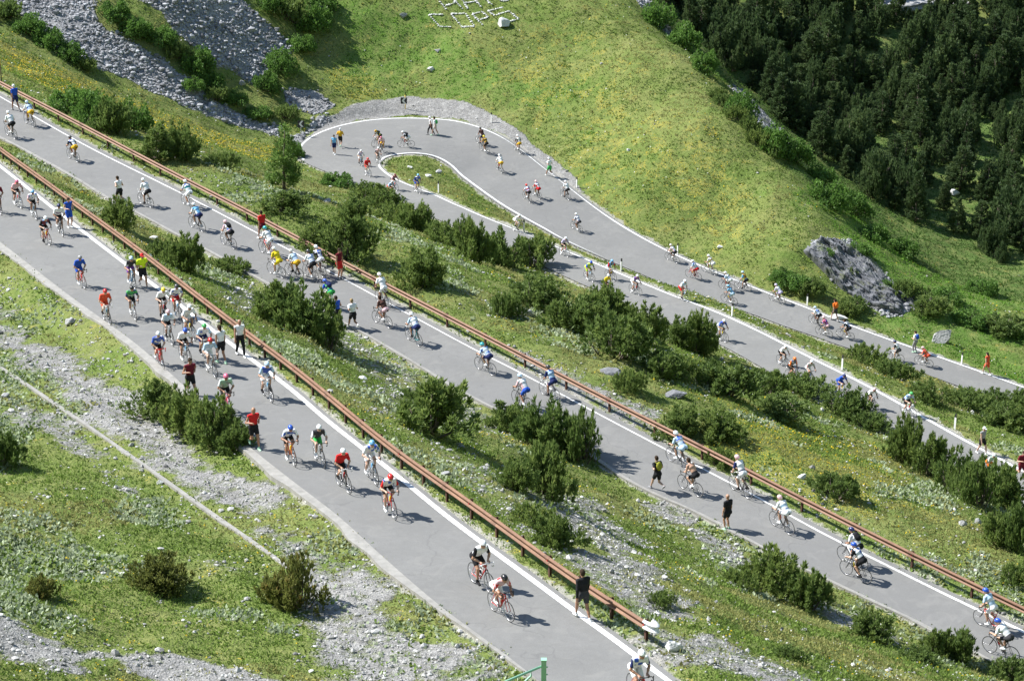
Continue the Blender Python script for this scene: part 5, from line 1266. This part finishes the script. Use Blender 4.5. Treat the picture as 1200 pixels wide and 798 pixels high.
for i, (rd, px, py, pose, je, sl_, sh, he, bk, pk, words_) in enumerate(RIDERS):
    P = hit(px, py); t = axes_at(rd, P); ang = random.uniform(-.10, .10); t = np.array([t[0] * math.cos(ang) - t[1] * math.sin(ang), t[0] * math.sin(ang) + t[1] * math.cos(ang), t[2]])
    M3 = frame_for(t); fg = FIG[pose]; sc_ = random.uniform(.97, 1.05) * (.97 if rd in 'CD' else 1.03)
    Mw = matm(P + np.array([0, 0, .012]), M3) @ Matrix.Scale(sc_, 4)
    o = add('person', fg['body']); o.matrix_world = Mw; slot(o, random.choice(SKINS))
    tag(o, 'cyclist ' + words_, 'person', 'cyclists on the ' + RN[rd])
    if je != 'skin': put(o, fg['jersey'][i % 3], 'jersey', (FINJ if je != sl_ and i % 4 else FIN)[je], FIN[sl_])
    put(o, fg['shorts'], 'shorts', FIN[sh]); sm = FIN['white'] if i % 3 else FIN['black']
    put(o, fg['shoeL'], 'shoe', sm); put(o, fg['shoeR'], 'shoe', sm)
    if he == 'brown': put(o, fg['hair'], 'hair', FIN['hair'])
    else: put(o, fg['helmet'], 'helmet', PNT[he])
    add('sunglasses', fg['glasses'], o)
    if pk: put(o, fg['pack'], 'backpack', FIN[pk])
    b = empty('bicycle'); b.matrix_world = Mw; pm_ = PNT[bk]
    tag(b, bk.replace('sky', 'light blue') + ' racing bicycle of the cyclist ' + words_, 'bicycle', 'racing bicycles on the ' + RN[rd])
    put(b, frame_me, 'frame', pm_); put(b, fork_me, 'fork', pm_ if i % 2 else FIN['black']); put(b, bar_me, 'handlebar', FIN['red'] if 'red handlebar' in words_ else (M_barw if i % 3 == 0 else M_bar)); add('saddle', saddle_me, b); add('crankset', CRANK[pose], b); put(b, bottle_me, 'bottle', FIN[('white', 'red', 'sky', 'yellow')[i % 4]])
    for hub, st in ((RH, 0), (FH, 0)):
        w = add('wheel', wheel_me, b, hub); w.rotation_euler = (0, random.uniform(0, 6), 0); add('tyre', tyre_me, w)
# px, py (feet), pose, heading in the ground plane relative to road ('+' with it, '-' against) , top kind, top colour, bottom kind, bottom colour, head, head colour, pack, label
WALK = [
 ('A',82,267,'standarms','+','vest','blue','shorts','blue','hair','hair',None,'man in blue vest and shorts at the rail, looking at his hands'),
 ('A',168,337,'runB','+','tee','hivis','shorts','black','cap','red',None,'runner in fluorescent yellow shirt and red cap along the nearest rail'),
 ('A',260,426,'walkB','-','vest','white','shorts','black','longhair','hair',None,'dark-haired woman in white top and black shorts among the nearest cyclists'),
 ('A',282,417,'walk','+','vest','white','trousers','black','hair','bald',None,'man in white vest and black tights on the nearest white line'),
 ('A',224,465,'run','+','vest','maroon','shorts','black','hair','hair',None,'runner in maroon vest and black shorts above the pine row'),
 ('A',298,525,'runB','+','vest','red','shorts','black','hair','bald',None,'bald runner in red vest at the end of the pine row'),
 ('A',683,725,'walk','-','jacket','black','shorts','charcoal','hair','hair',None,'man in black jacket walking by the end of the nearest rail'),
 ('B',19,130,'walk','+','tee','blue','shorts','navy','cap','white',None,'man in blue shirt and white cap by the rail at upper left'),
 ('B',141,240,'run','+','vest','white','shorts','black','hair','hair',None,'runner in white vest behind the small pine bush on the second road'),
 ('B',308,281,'walk','+','tee','red','shorts','maroon','hair','hair',None,'man in red shirt beside the second rail'),
 ('B',398,327,'stand','-','vest','maroon','shorts','red','hair','hair',None,'person in dark red standing by the second rail'),
 ('B',396,383,'runB','+','vest','blue','shorts','black','hair','hair',None,'runner in blue vest behind the biggest pine clump'),
 ('B',414,386,'run','+','tee','white','shorts','black','hair','blond',None,'runner in white shirt right of the biggest pine clump'),
 ('B',770,575,'run','+','tee','black','shorts','black','hair','hair','olive','runner in black with an olive backpack on the second road'),
 ('B',852,621,'stand','+','tee','black','shorts','black','hair','bald',None,'man in black standing at the uphill edge of the second road'),
 ('C',1150,532,'walk','+','vest','grey','shorts','black','cap','white',None,'walker in grey vest and white cap on the third white line'),
 ('C',1196,561,'run','+','tee','maroon','shorts','maroon','hair','hair',None,'runner in burgundy at the right edge of the third road'),
 ('D',399,173,'runB','-','tee','gold','shorts','black','cap','white',None,'runner in gold shirt inside the hairpin bend'),
 ('D',392,181,'walkB','+','vest','sky','shorts','navy','hair','hair',None,'runner in sky blue vest inside the hairpin bend'),
 ('D',505,158,'walk','+','vest','white','trousers','black','cap','white',None,'walker in white top and black tights at the hairpin'),
 ('D',510,159,'walk','+','tee','white','shorts','offwhite','hair','hair','green','walker with green backpack at the hairpin'),
 ('D',644,207,'run','+','tee','white','shorts','green','cap','white',None,'runner in white shirt and green shorts on the farthest road'),
 ('D',978,376,'walk','+','tee','orange','shorts','charcoal','hair','hair','orange','walker in orange shirt with orange pack on the farthest road'),
 ('D',1072,413,'standarms','+','tee','white','trousers','grey','hair','hair','blue','walker in grey trousers with a blue backpack on the farthest road'),
 ('D',1156,439,'walk','+','vest','redorange','shorts','redorange','longhair','hair',None,'dark-haired woman in orange red outfit at far right'),
]
for i, (rd, px, py, pose, sg, tk, tc_, bk, bc, hk, hc, pk, lab) in enumerate(WALK):
    P = hit(px, py); t = axes_at(rd, P); t = np.array([t[0], t[1], 0]); t = t if sg == '+' else -t
    a = random.uniform(-.25, .25); t = np.array([t[0] * math.cos(a) - t[1] * math.sin(a), t[0] * math.sin(a) + t[1] * math.cos(a), 0])
    fg = FIG[pose]; o = add('person', fg['body']); o.matrix_world = matm(P + np.array([0, 0, .01]), frame_for(t)) @ Matrix.Scale(random.uniform(1.0, 1.06), 4)
    slot(o, random.choice(SKINS)); tag(o, lab, 'person', 'people on foot')
    if tk == 'tee': put(o, fg['tee'], 'shirt', FIN[tc_], FIN[tc_])
    elif tk == 'vest': put(o, fg['vest'], 'vest', FIN[tc_], FIN[tc_])
    else: put(o, fg['jacket'], 'jacket', FIN[tc_], FIN[tc_])
    put(o, fg['trousers' if bk == 'trousers' else 'shorts'], bk, FIN[bc]); sm = FIN[('white', 'grey', 'palegreen')[i % 3]]
    put(o, fg['shoeL'], 'shoe', sm); put(o, fg['shoeR'], 'shoe', sm); add('eyes', fg['eyes'], o)
    if hc == 'bald': pass
    elif hk == 'cap': put(o, fg['cap'], 'cap', FIN[hc])
    else: put(o, fg['longhair' if hk == 'longhair' else 'hair'], 'hair', FIN[hc])
    if pk: put(o, fg['pack'], 'backpack', FIN[pk])
# ------------------------------------------------------------------ guard rails
def rust_material():
    m, nt, b = mat('weathered_steel'); g = N(nt, 'ShaderNodeNewGeometry'); n1 = noise(nt, g.outputs['Position'], 1.2, 4, .65); n2 = noise(nt, g.outputs['Position'], 14, 3, .7)
    c = ramp(nt, n1, [(.3, (.155, .076, .040)), (.7, (.245, .130, .070))]); c = mixc(nt, ramp(nt, n2, [(.35, g3(.5)), (.6, g3(0))]), c, (.11, .05, .03))
    L(nt, c, b.inputs['Base Color']); b.inputs['Roughness'].default_value = .62; b.inputs['Metallic'].default_value = .15
    return m
M_rust = rust_material(); M_joint = simple('older_steel', (.15, .075, .042), .7, .1, .3, 9); M_post = simple('dark_rust', (.085, .040, .026), .8, 0, .25, 8); M_galv = simple('white_steel', (.74, .75, .76), .4, .1, .06); M_reds = simple('red_reflector', (.65, .03, .02), .3)
PROF = np.array([(.0, .155), (.012, .150), (.078, .112), (.082, .085), (.012, .030), (.0, 0), (.012, -.030), (.082, -.085), (.078, -.112), (.012, -.150), (.0, -.155)])
def guard_rail(base_px, plane, spacing, side_far, label, cap=False, first=0):
    P = np.array([on_plane(x, y, *plane) for x, y in spline(base_px)]); n = max(4, int(np.linalg.norm(np.diff(P, axis=0), axis=1).sum() / spacing))
    P = smooth_poly(resample(smooth_poly(resample(P, 200), 12), n), 1)
    root = tag(empty('guard_rail', P[0]), label, 'guard rail'); org = P[0]
    F_ = smooth_poly(resample(P, n * 3), 2); nr = xy_normal(F_)
    s = np.sign(((side_far[len(side_far) // 2] - F_[len(F_) // 2]) * nr[len(nr) // 2]).sum()); nr = nr * s     # towards the road
    hc = .60; m = len(PROF); V = F_[:, None] + nr[:, None] * (PROF[None, :, :1] + .09) + np.array([0, 0, 1.]) * (PROF[None, :, 1:] + hc) - org
    idx = np.arange(len(F_) * m).reshape(-1, m); q = np.stack([idx[:-1, :-1], idx[:-1, 1:], idx[1:, 1:], idx[1:, :-1]], -1).reshape(-1, 4)
    Vb = V - nr[:, None] * .006; q2 = q[:, ::-1] + len(F_) * m
    add('beam', mesh_np('beam', np.vstack([V.reshape(-1, 3), Vb.reshape(-1, 3)]), np.vstack([q, q2]), False, (M_rust,)), root)
    np_ = xy_normal(P) * s
    for i in range(2, n - 2, 2):                 # bolted overlaps between beam lengths
        sl_ = (P[i + 1] - P[i - 1]); sl_ = sl_ / np.linalg.norm(sl_)
        jv = np.vstack([P[i] + sl_ * e_ + np_[i] * (PROF[:, :1] + .096) + np.array([0, 0, 1.]) * (PROF[:, 1:] + hc) - org for e_ in (-.17, .17)]); a_ = np.arange(m - 1)
        add('joint_plate', mesh_np('joint_plate', jv, np.stack([a_, a_ + 1, a_ + 1 + m, a_ + m], 1), False, (M_joint,)), root)
    for i, p in enumerate(P):
        t = np.array([np_[i][1], -np_[i][0], 0]); Mx = np.stack([np_[i], t, [0, 0, 1.]], 1); mb = MB()
        for d in (-.045, .045): mb.box(p - org + np_[i] * d * .9 + [0, 0, .22], (.008, .10, 1.06), Mx)
        mb.box(p - org + [0, 0, .22], (.085, .010, 1.06), Mx); mb.box(p - org + np_[i] * .065 + [0, 0, hc], (.05, .12, .16), Mx)
        add('post', mb.mesh('post', (M_post,), False), root)
        if i % 3 == 1:
            mb = MB(); mb.box(p - org + np_[i] * .115 + [0, 0, hc], (.02, .05, .07), Mx); add('reflector', mb.mesh('reflector', (M_reds,), False), root)
    if cap:
        e = F_[-1]; d = F_[-1] - F_[-3]; d /= np.linalg.norm(d); pts = []
        th = np.linspace(0, math.pi, 12); C_ = e + nr[-1] * .0
        V = []
        for a in th:
            out = d * 3.2 * math.sin(a) + nr[-1] * math.cos(a)
            V.append([e - nr[-1] * .04 + out * (.13 + u * .85) + np.array([0, 0, v * 1.08 + hc]) - org for u, v in PROF])
        V = np.array(V); idx = np.arange(V.shape[0] * m).reshape(-1, m); q = np.stack([idx[:-1, :-1], idx[:-1, 1:], idx[1:, 1:], idx[1:, :-1]], -1).reshape(-1, 4)
        add('end_cap', mesh_np('end_cap', V.reshape(-1, 3), q, True, (M_galv,)), root)
    return root
guard_rail([(-60,136),(0,183),(52,221),(96,254),(141,287),(187,322),(236,361),(309,417),(354,451),(411,499),(473,550),(530,590),(581,627),(622,657),(662,688),(708,718),(757,750)], PA, 1.95, fA[:120], 'rusty brown guard rail along the nearest road, ending in a white cap', True)
guard_rail([(-60,72),(0,106),(70,142),(143,181),(213,218),(287,256),(380,306),(470,354),(530,385),(606,425),(738,494),(833,542),(932,594),(984,621),(1093,676),(1152,705),(1200,729),(1290,772)], PB, 3.1, fB, 'rusty brown guard rail along the second road, running the whole way')
# ------------------------------------------------------------------ marker posts, chevron boards, snow poles
M_wp = simple('white_plastic', (.76, .76, .74), .5, 0, .05); M_bk = simple('black_paint', (.02, .02, .02), .5); M_yel = simple('yellow_paint', (.75, .50, .03), .5); M_gm = simple('galvanised', (.45, .46, .47), .45, .6)
def marker(px, py, label, hgt=1.0):
    P = hit(px, py); o = tag(empty('marker_post', P), label, 'marker post', 'white marker posts with black tops')
    mb = MB(); mb.tube([(0, 0, -.2), (0, 0, hgt * .78)], .075, 3); b = mb.mesh('post', (M_wp,), False); add('post', b, o)
    mb = MB(); mb.tube([(0, 0, hgt * .78), (0, 0, hgt)], [.077, .065], 3); add('cap', mb.mesh('cap', (M_bk,), False), o); o.rotation_euler = (0, 0, random.uniform(-.3, .3) + 1.57)
for px, py, lab in ((514,226,'white marker post on the grass island inside the hairpin'), (576,144,'white marker post on the gravel outside the hairpin'), (676,220,'black-topped marker post at the end of the outer gravel strip'),
    (614,272,'marker post on the grass strip beside the low-bent white cyclist'), (728,318,'marker post on the grass strip above the dark thicket'), (794,298,'marker post beside the cream cyclist on the farthest road'),
    (858,371,'marker post on the grass strip below three cyclists'), (946,358,'marker post left of the orange-shirted walker'), (987,433,'marker post on the bank above the cyclist in blue'), (1127,427,'marker post between the orange red cyclist and the orange red woman'), (1119,503,'marker post on the bank above the grey-vested walker')):
    marker(px, py, lab)
def chevron(px, py, hgt, size, yaw, label):
    P = hit(px, py); o = tag(empty('chevron_sign', P), label, 'road sign'); o.rotation_euler = (0, 0, yaw)
    mb = MB(); mb.tube([(0, 0, -.3), (0, 0, hgt + size * .9)], .03, 8); add('post', mb.mesh('post', (M_gm,)), o)
    mb = MB(); mb.box((0, -.045, hgt + size / 2), (size, .02, size)); p = add('board', mb.mesh('board', (M_bk,), False), o)
    s = size / 2; c = np.array([0, -.058, hgt + s]); pts = [(-.62, 0), (.12, .94), (.72, .94), (.02, 0), (.72, -.94), (.12, -.94)]
    V = np.array([c + [x * s, 0, z * s] for x, z in pts]); V2 = V + [0, .004, 0]
    add('arrow', mesh_np('arrow', np.vstack([V, V2]), [np.array([(0, 3, 2, 1), (0, 5, 4, 3)])], False, (M_wp,)), p)
chevron(473.5,133,.95,.62,.05,'square black sign with white arrow pointing left on the gravel behind the hairpin')
chevron(353,160,.9,.62,.25,'square black and white arrow sign at the left of the hairpin')
def pole(px, py, hgt, label, lower, upper):
    P = hit(px, py); o = tag(empty('snow_pole', P), label, 'pole'); mb = MB(); mb.tube([(0, 0, -.3), (0, 0, hgt * .6)], .035, 8); add('post', mb.mesh('post', (lower,)), o); mb = MB(); mb.tube([(0, 0, hgt * .6), (0, 0, hgt)], .034, 8); add('upper_band', mb.mesh('upper_band', (upper,)), o)
pole(475,128,2.35,'thin yellow pole with dark top behind the arrow sign',M_yel,M_bk)
pole(2,97,2.2,'rusty yellow pole at the rail by the left edge',M_post,M_yel)
# ------------------------------------------------------------------ green gate
M_gate = simple('green_paint', (.30, .56, .40), .45, 0, .06)
P = hit(637,820); gt = tag(empty('metal_gate', P), 'pale green metal gate arm on a square post at the bottom edge', 'gate')
hp = 1.36
mb = MB(); mb.box((0, 0, hp / 2 - .2), (.15, .15, hp + .4)); mb.box((0, 0, hp + .012), (.17, .17, .025)); gp = add('post', mb.mesh('post', (M_gate,), False), gt)
mb = MB()
for z in (.6, .9, 1.15): mb.tube([(.07, -.05, z), (.12, -.05, z)], .02, 8)
add('bolt', mb.mesh('bolt', (M_gate,)), gp)
d = Vector((-1, -.62, -.12)).normalized(); mb = MB(); a = Vector((-.07, 0, hp - .22)); mb.tube([a, a + d * 3.6], .038, 8); add('arm', mb.mesh('arm', (M_gate,)), gt)
mb = MB(); a2 = a + d * .36; mb.tube([a2, a2 - Vector((0, 0, .17)), a2 - Vector((0, 0, .2)) + d * .06, a2 - Vector((0, 0, .95)) + d * 1.5], .034, 8); add('brace', mb.mesh('brace', (M_gate,)), gt)
# ------------------------------------------------------------------ boulders and the stone lettering
def rock_material(name, c, v=.25):
    m, nt, b = mat(name); g = N(nt, 'ShaderNodeNewGeometry'); n1 = noise(nt, g.outputs['Position'], 2.2, 5, .7)
    L(nt, ramp(nt, n1, [(.3, tuple(x * (1 - v) for x in c)), (.7, tuple(x * (1 + v * .5) for x in c))]), b.inputs['Base Color']); b.inputs['Roughness'].default_value = .9
    bn = N(nt, 'ShaderNodeBump'); bn.inputs['Strength'].default_value = .6; bn.inputs['Distance'].default_value = .08; L(nt, n1, bn.inputs['Height']); L(nt, bn.outputs['Normal'], b.inputs['Normal'])
    return m
M_white = rock_material('white_rock', (.66, .66, .64)); M_grey = rock_material('grey_rock', (.36, .36, .355)); M_dark = rock_material('dark_rock', (.20, .205, .215), .4)
def rock(px, py, wpx, hpx, label, m=M_grey, seed=0, flat=1., name='boulder', group=None):
    r = np.random.default_rng(seed + int(px)); P = hit(px, py); s = F / (P @ FWD); w = wpx / s / 2; h = max(.1, hpx / s * .62)
    bm = bmesh.new(); bmesh.ops.create_icosphere(bm, subdivisions=4 if wpx > 20 else 3, radius=1); V = np.array([v.co for v in bm.verts]); Fc = np.array([[v.index for v in f.verts] for f in bm.faces]); bm.free()
    V = V * (1 + .30 * (fbm(V[:, 0] * 1.6 + seed * 3 + px, V[:, 1] * 1.6 + V[:, 2] * 2.3, 7 + seed, 4) - .5))[:, None]
    for k in range(22):
        p = r.normal(size=3); p /= np.linalg.norm(p); V = V - np.maximum(V @ p - r.uniform(.5, .92), 0)[:, None] * p
    if wpx > 20: V += (.10 * (np.abs(fbm(V[:, 0] * 5 + V[:, 2] * 4, V[:, 1] * 5 - V[:, 2] * 3, 17 + seed, 3) - .5) * 2) * V.T).T
    V += r.normal(size=V.shape) * .014; V = V * [w * 1.12, w * r.uniform(.7, 1), h * flat]
    o = tag(add(name, mesh_np(name, V, Fc, False, (m,)), None, P + np.array([0, 0, h * (.35 if wpx < 30 else .05)])), label, 'rock', group); o.rotation_euler = (r.normal() * .1, r.normal() * .1, r.uniform(-.4, .4)); return o
for a in ((590,30,20,12,'large white boulder lying on the stone lettering',M_white), (505,83,11,7,'small pale boulder on the green meadow behind the hairpin',M_white), (513,61,9,5,'flat pale stone above the small boulder on the far meadow',M_grey), (473,20,14,8,'pale rock pile left of the stone lettering',M_grey),
    (789,761,25,17,'bright white boulder beside the end cap of the nearest rail',M_white), (1104,401,24,22,'tilted grey slab beside the farthest road at right',M_grey), (983,373,22,7,'long pale rock behind the orange-shirted walker',M_white), (713,437,30,13,'grey rock slab above the second rail under the thicket',M_dark), (790,464,38,11,'broad grey rock ledge on the slope above the second rail',M_dark),
    (617,369,16,10,'grey boulder left of the dark thicket',M_grey), (180,280,13,6,'flat white slab between nearest rail and second road, upper left',M_white), (425,445,14,6,'flat white slab in the shade right of the biggest pine clump',M_white), (82,379,14,9,'grey boulder on the bank left of the nearest road',M_grey), (187,567,11,7,'white stone beside the gravel track kerb',M_white), (6,466,12,9,'dark grey stone at the left edge below the kerb',M_grey), (84,508,9,6,'grey stone just under the track kerb',M_grey),
    (1128,616,15,10,'left of two grey boulders on the right-hand meadow',M_grey), (1146,613,11,8,'right of two grey boulders on the right-hand meadow',M_grey), (940,560,12,7,'pale stone cluster rock left of the lone meadow pine',M_white), (843,291,8,5,'single pale rock on the sunlit meadow ridge',M_white), (1118,228,14,9,'white rock showing among the forest trees',M_white), (737,177,6,4,'little white stone on the bare meadow slope',M_white), (521,557,16,8,'grey rock on the slope above the nearest rail',M_grey), (604,565,12,9,'pale grey rock at the foot of the mid-slope pines',M_grey),
    (284,100,10,10,'grey block standing at the foot of the upper scree',M_grey), (375,12,16,10,'pale rock at the top edge above the leafy shrubs',M_grey), (502,207,9,5,'white rock on the grass island inside the hairpin',M_white), (514,203,12,6,'dark flat rock on the grass island inside the hairpin',M_grey), (480,197,7,4,'small pale rock near the tip of the grass island',M_white), (384,238,12,8,'pale rock heap in the meadow below the hairpin',M_grey)):
    rock(*a)
# crag in the bank beyond the farthest road
def crag_face(top, bot, label, lift=1.0, n=150, m=64, seed=4):
    T_ = resample(np.array(top, float), n); B_ = resample(np.array(bot, float), n); u = np.linspace(0, 1, m)
    px = T_[:, None] * (1 - u)[None, :, None] + B_[:, None] * u[None, :, None]; P = hits(px.reshape(-1, 2)); org = P.mean(0)
    e = np.minimum(sstep(0, .16, u), 1 - sstep(.86, 1, u))[None] * np.minimum(sstep(0, .1, np.linspace(0, 1, n)), 1 - sstep(.9, 1, np.linspace(0, 1, n)))[:, None]; e = e.ravel()
    a, b = P[:, 0] + .3 * P[:, 2], P[:, 1] - .4 * P[:, 2]
    rd = 1 - 2 * np.abs(fbm(a / 1.9, b / 1.9, seed, 4) - .5); st = 1 - 2 * np.abs(fbm((a + b) / .55, (a - b) / 2.4, seed + 5, 3) - .5); blk = np.floor(fbm(a / .8, b / .8, seed + 9, 2) * 7) / 7
    hgt = e * lift * (.25 + 1.1 * (rd - .55) + .75 * (st - .6) + .55 * (blk - .4)) - (1 - e) * .25
    V = P + np.array([-.25, -.75, .75]) * hgt[:, None] - org; idx = np.arange(n * m).reshape(n, m); q = np.stack([idx[:-1, :-1], idx[:-1, 1:], idx[1:, 1:], idx[1:, :-1]], -1).reshape(-1, 4)
    me = mesh_np('crag', V, q, False, (M_crag,)); nz = me.polygons[len(q) // 2].normal
    return tag(add('crag', me, None, org), label, 'rock')
M_crag, nt_, b_ = mat('crag_rock'); g_ = N(nt_, 'ShaderNodeNewGeometry'); k_ = noise(nt_, g_.outputs['Position'], 1.4, 5, .75)
c_ = ramp(nt_, k_, [(.30, (.06, .065, .075)), (.52, (.135, .14, .15)), (.72, (.23, .23, .23))]); c_ = mixc(nt_, ramp(nt_, noise(nt_, g_.outputs['Position'], .7, 4, .7), [(.54, g3(0)), (.64, g3(.75))]), c_, (.10, .12, .03)); L(nt_, c_, b_.inputs['Base Color']); b_.inputs['Roughness'].default_value = .92
crag_face([(952,280),(985,278),(1020,298),(1050,330),(1080,362)], [(936,292),(955,312),(985,342),(1015,360),(1060,372)], 'jagged grey crag face in the bank beyond the farthest road', .85)
crag_face([(868,100),(890,124),(928,164)], [(858,106),(880,134),(918,176)], 'thin rock rib at the crest of the meadow below the forest', .5, 60, 20, 8)
rock(1060,8,70,22,'pale cliff band at the top edge above the forest',M_grey,5,1.2,'crag'); rock(1120,14,46,18,'smaller cliff band right of the pale one above the forest',M_grey,6,1.2,'crag')
SEG = {
 'left letter H of the upper row': [((250,0),(325,95)),((320,55),(400,35)),((385,0),(470,90)),((220,-40),(250,0)),((355,-40),(385,0))],
 'letter A of the upper row': [((460,0),(515,90)),((490,35),(580,20)),((570,0),(630,70)),((460,0),(520,-30)),((520,-30),(570,0))],
 'single stroke letter of the upper row': [((665,0),(725,50)),((630,-40),(665,0))],
 'last round letter of the upper row': [((790,5),(820,20)),((820,20),(875,10)),((770,-30),(790,5)),((840,-20),(875,10))],
 'letter C of the lower row': [((300,135),(170,135)),((170,135),(265,240)),((265,240),(370,245))],
 'first letter O of the lower row': [((365,130),(490,125)),((490,125),(570,240)),((570,240),(460,245)),((460,245),(365,130))],
 'letter P of the lower row': [((645,230),(550,130)),((550,130),(640,110)),((640,110),(690,160)),((690,160),(620,180))],
 'bent letter after the P': [((690,105),(825,70)),((690,105),(750,145))],
 'last letter O of the lower row': [((760,140),(870,105)),((870,105),(960,175)),((960,175),(880,195)),((880,195),(800,180))]}
st_me = []
for k in range(5):
    V, Fc = ST[k]; st_me.append(mesh_np('stone', V, Fc, False, (M_white,)))
for nm, segs in SEG.items():
    for (x0, y0), (x1, y1) in segs:
        L_ = math.hypot(x1 - x0, y1 - y0); n = max(2, round(L_ / 19))
        for j in range(n):
            u = (j + .5) / n; P = hit(480 + (x0 + (x1 - x0) * u) / 7.5 + random.uniform(-.2, .2), (y0 + (y1 - y0) * u) / 7.5 + random.uniform(-.15, .15))
            o = add('stone', random.choice(st_me), None, P + np.array([0, 0, .05])); s = random.uniform(.11, .19); o.scale = (s * 1.1, s * 1.1, s); o.rotation_euler = (0, 0, random.uniform(0, 6))
            tag(o, 'white stone forming part of the ' + nm, 'stone', 'stones of the ' + nm)
# ------------------------------------------------------------------ daylight
wd = bpy.data.worlds.new('World'); SC.world = wd; wd.use_nodes = True
nt = wd.node_tree; bg = nt.nodes['Background']; sky = N(nt, 'ShaderNodeTexSky', sky_type='NISHITA'); sky.sun_disc = False
SUN_EL = R(46); sd = Vector((-.95, .32, 0)).normalized() * math.cos(SUN_EL) + Vector((0, 0, math.sin(SUN_EL)))
sky.sun_elevation = SUN_EL; sky.sun_rotation = math.atan2(sd.x, sd.y); sky.altitude = 2000
L(nt, sky.outputs['Color'], bg.inputs['Color']); bg.inputs['Strength'].default_value = .125
sl = bpy.data.lights.new('sun', 'SUN'); sl.energy = 4.6; sl.angle = R(.53); sl.color = (1, .975, .935)
so = bpy.data.objects.new('sun', sl); COL.objects.link(so); so.rotation_euler = sd.to_track_quat('Z', 'Y').to_euler(); so.location = sd * 200
SC.view_settings.view_transform = 'Standard'; SC.view_settings.look = 'None'; SC.view_settings.exposure = 1.0; SC.view_settings.gamma = 1
SC.cycles.max_bounces = 4; SC.cycles.diffuse_bounces = 2; SC.cycles.glossy_bounces = 1; SC.cycles.transmission_bounces = 2; SC.cycles.use_denoising = True
try: SC.cycles.denoiser = 'OPENIMAGEDENOISE'
except Exception: pass
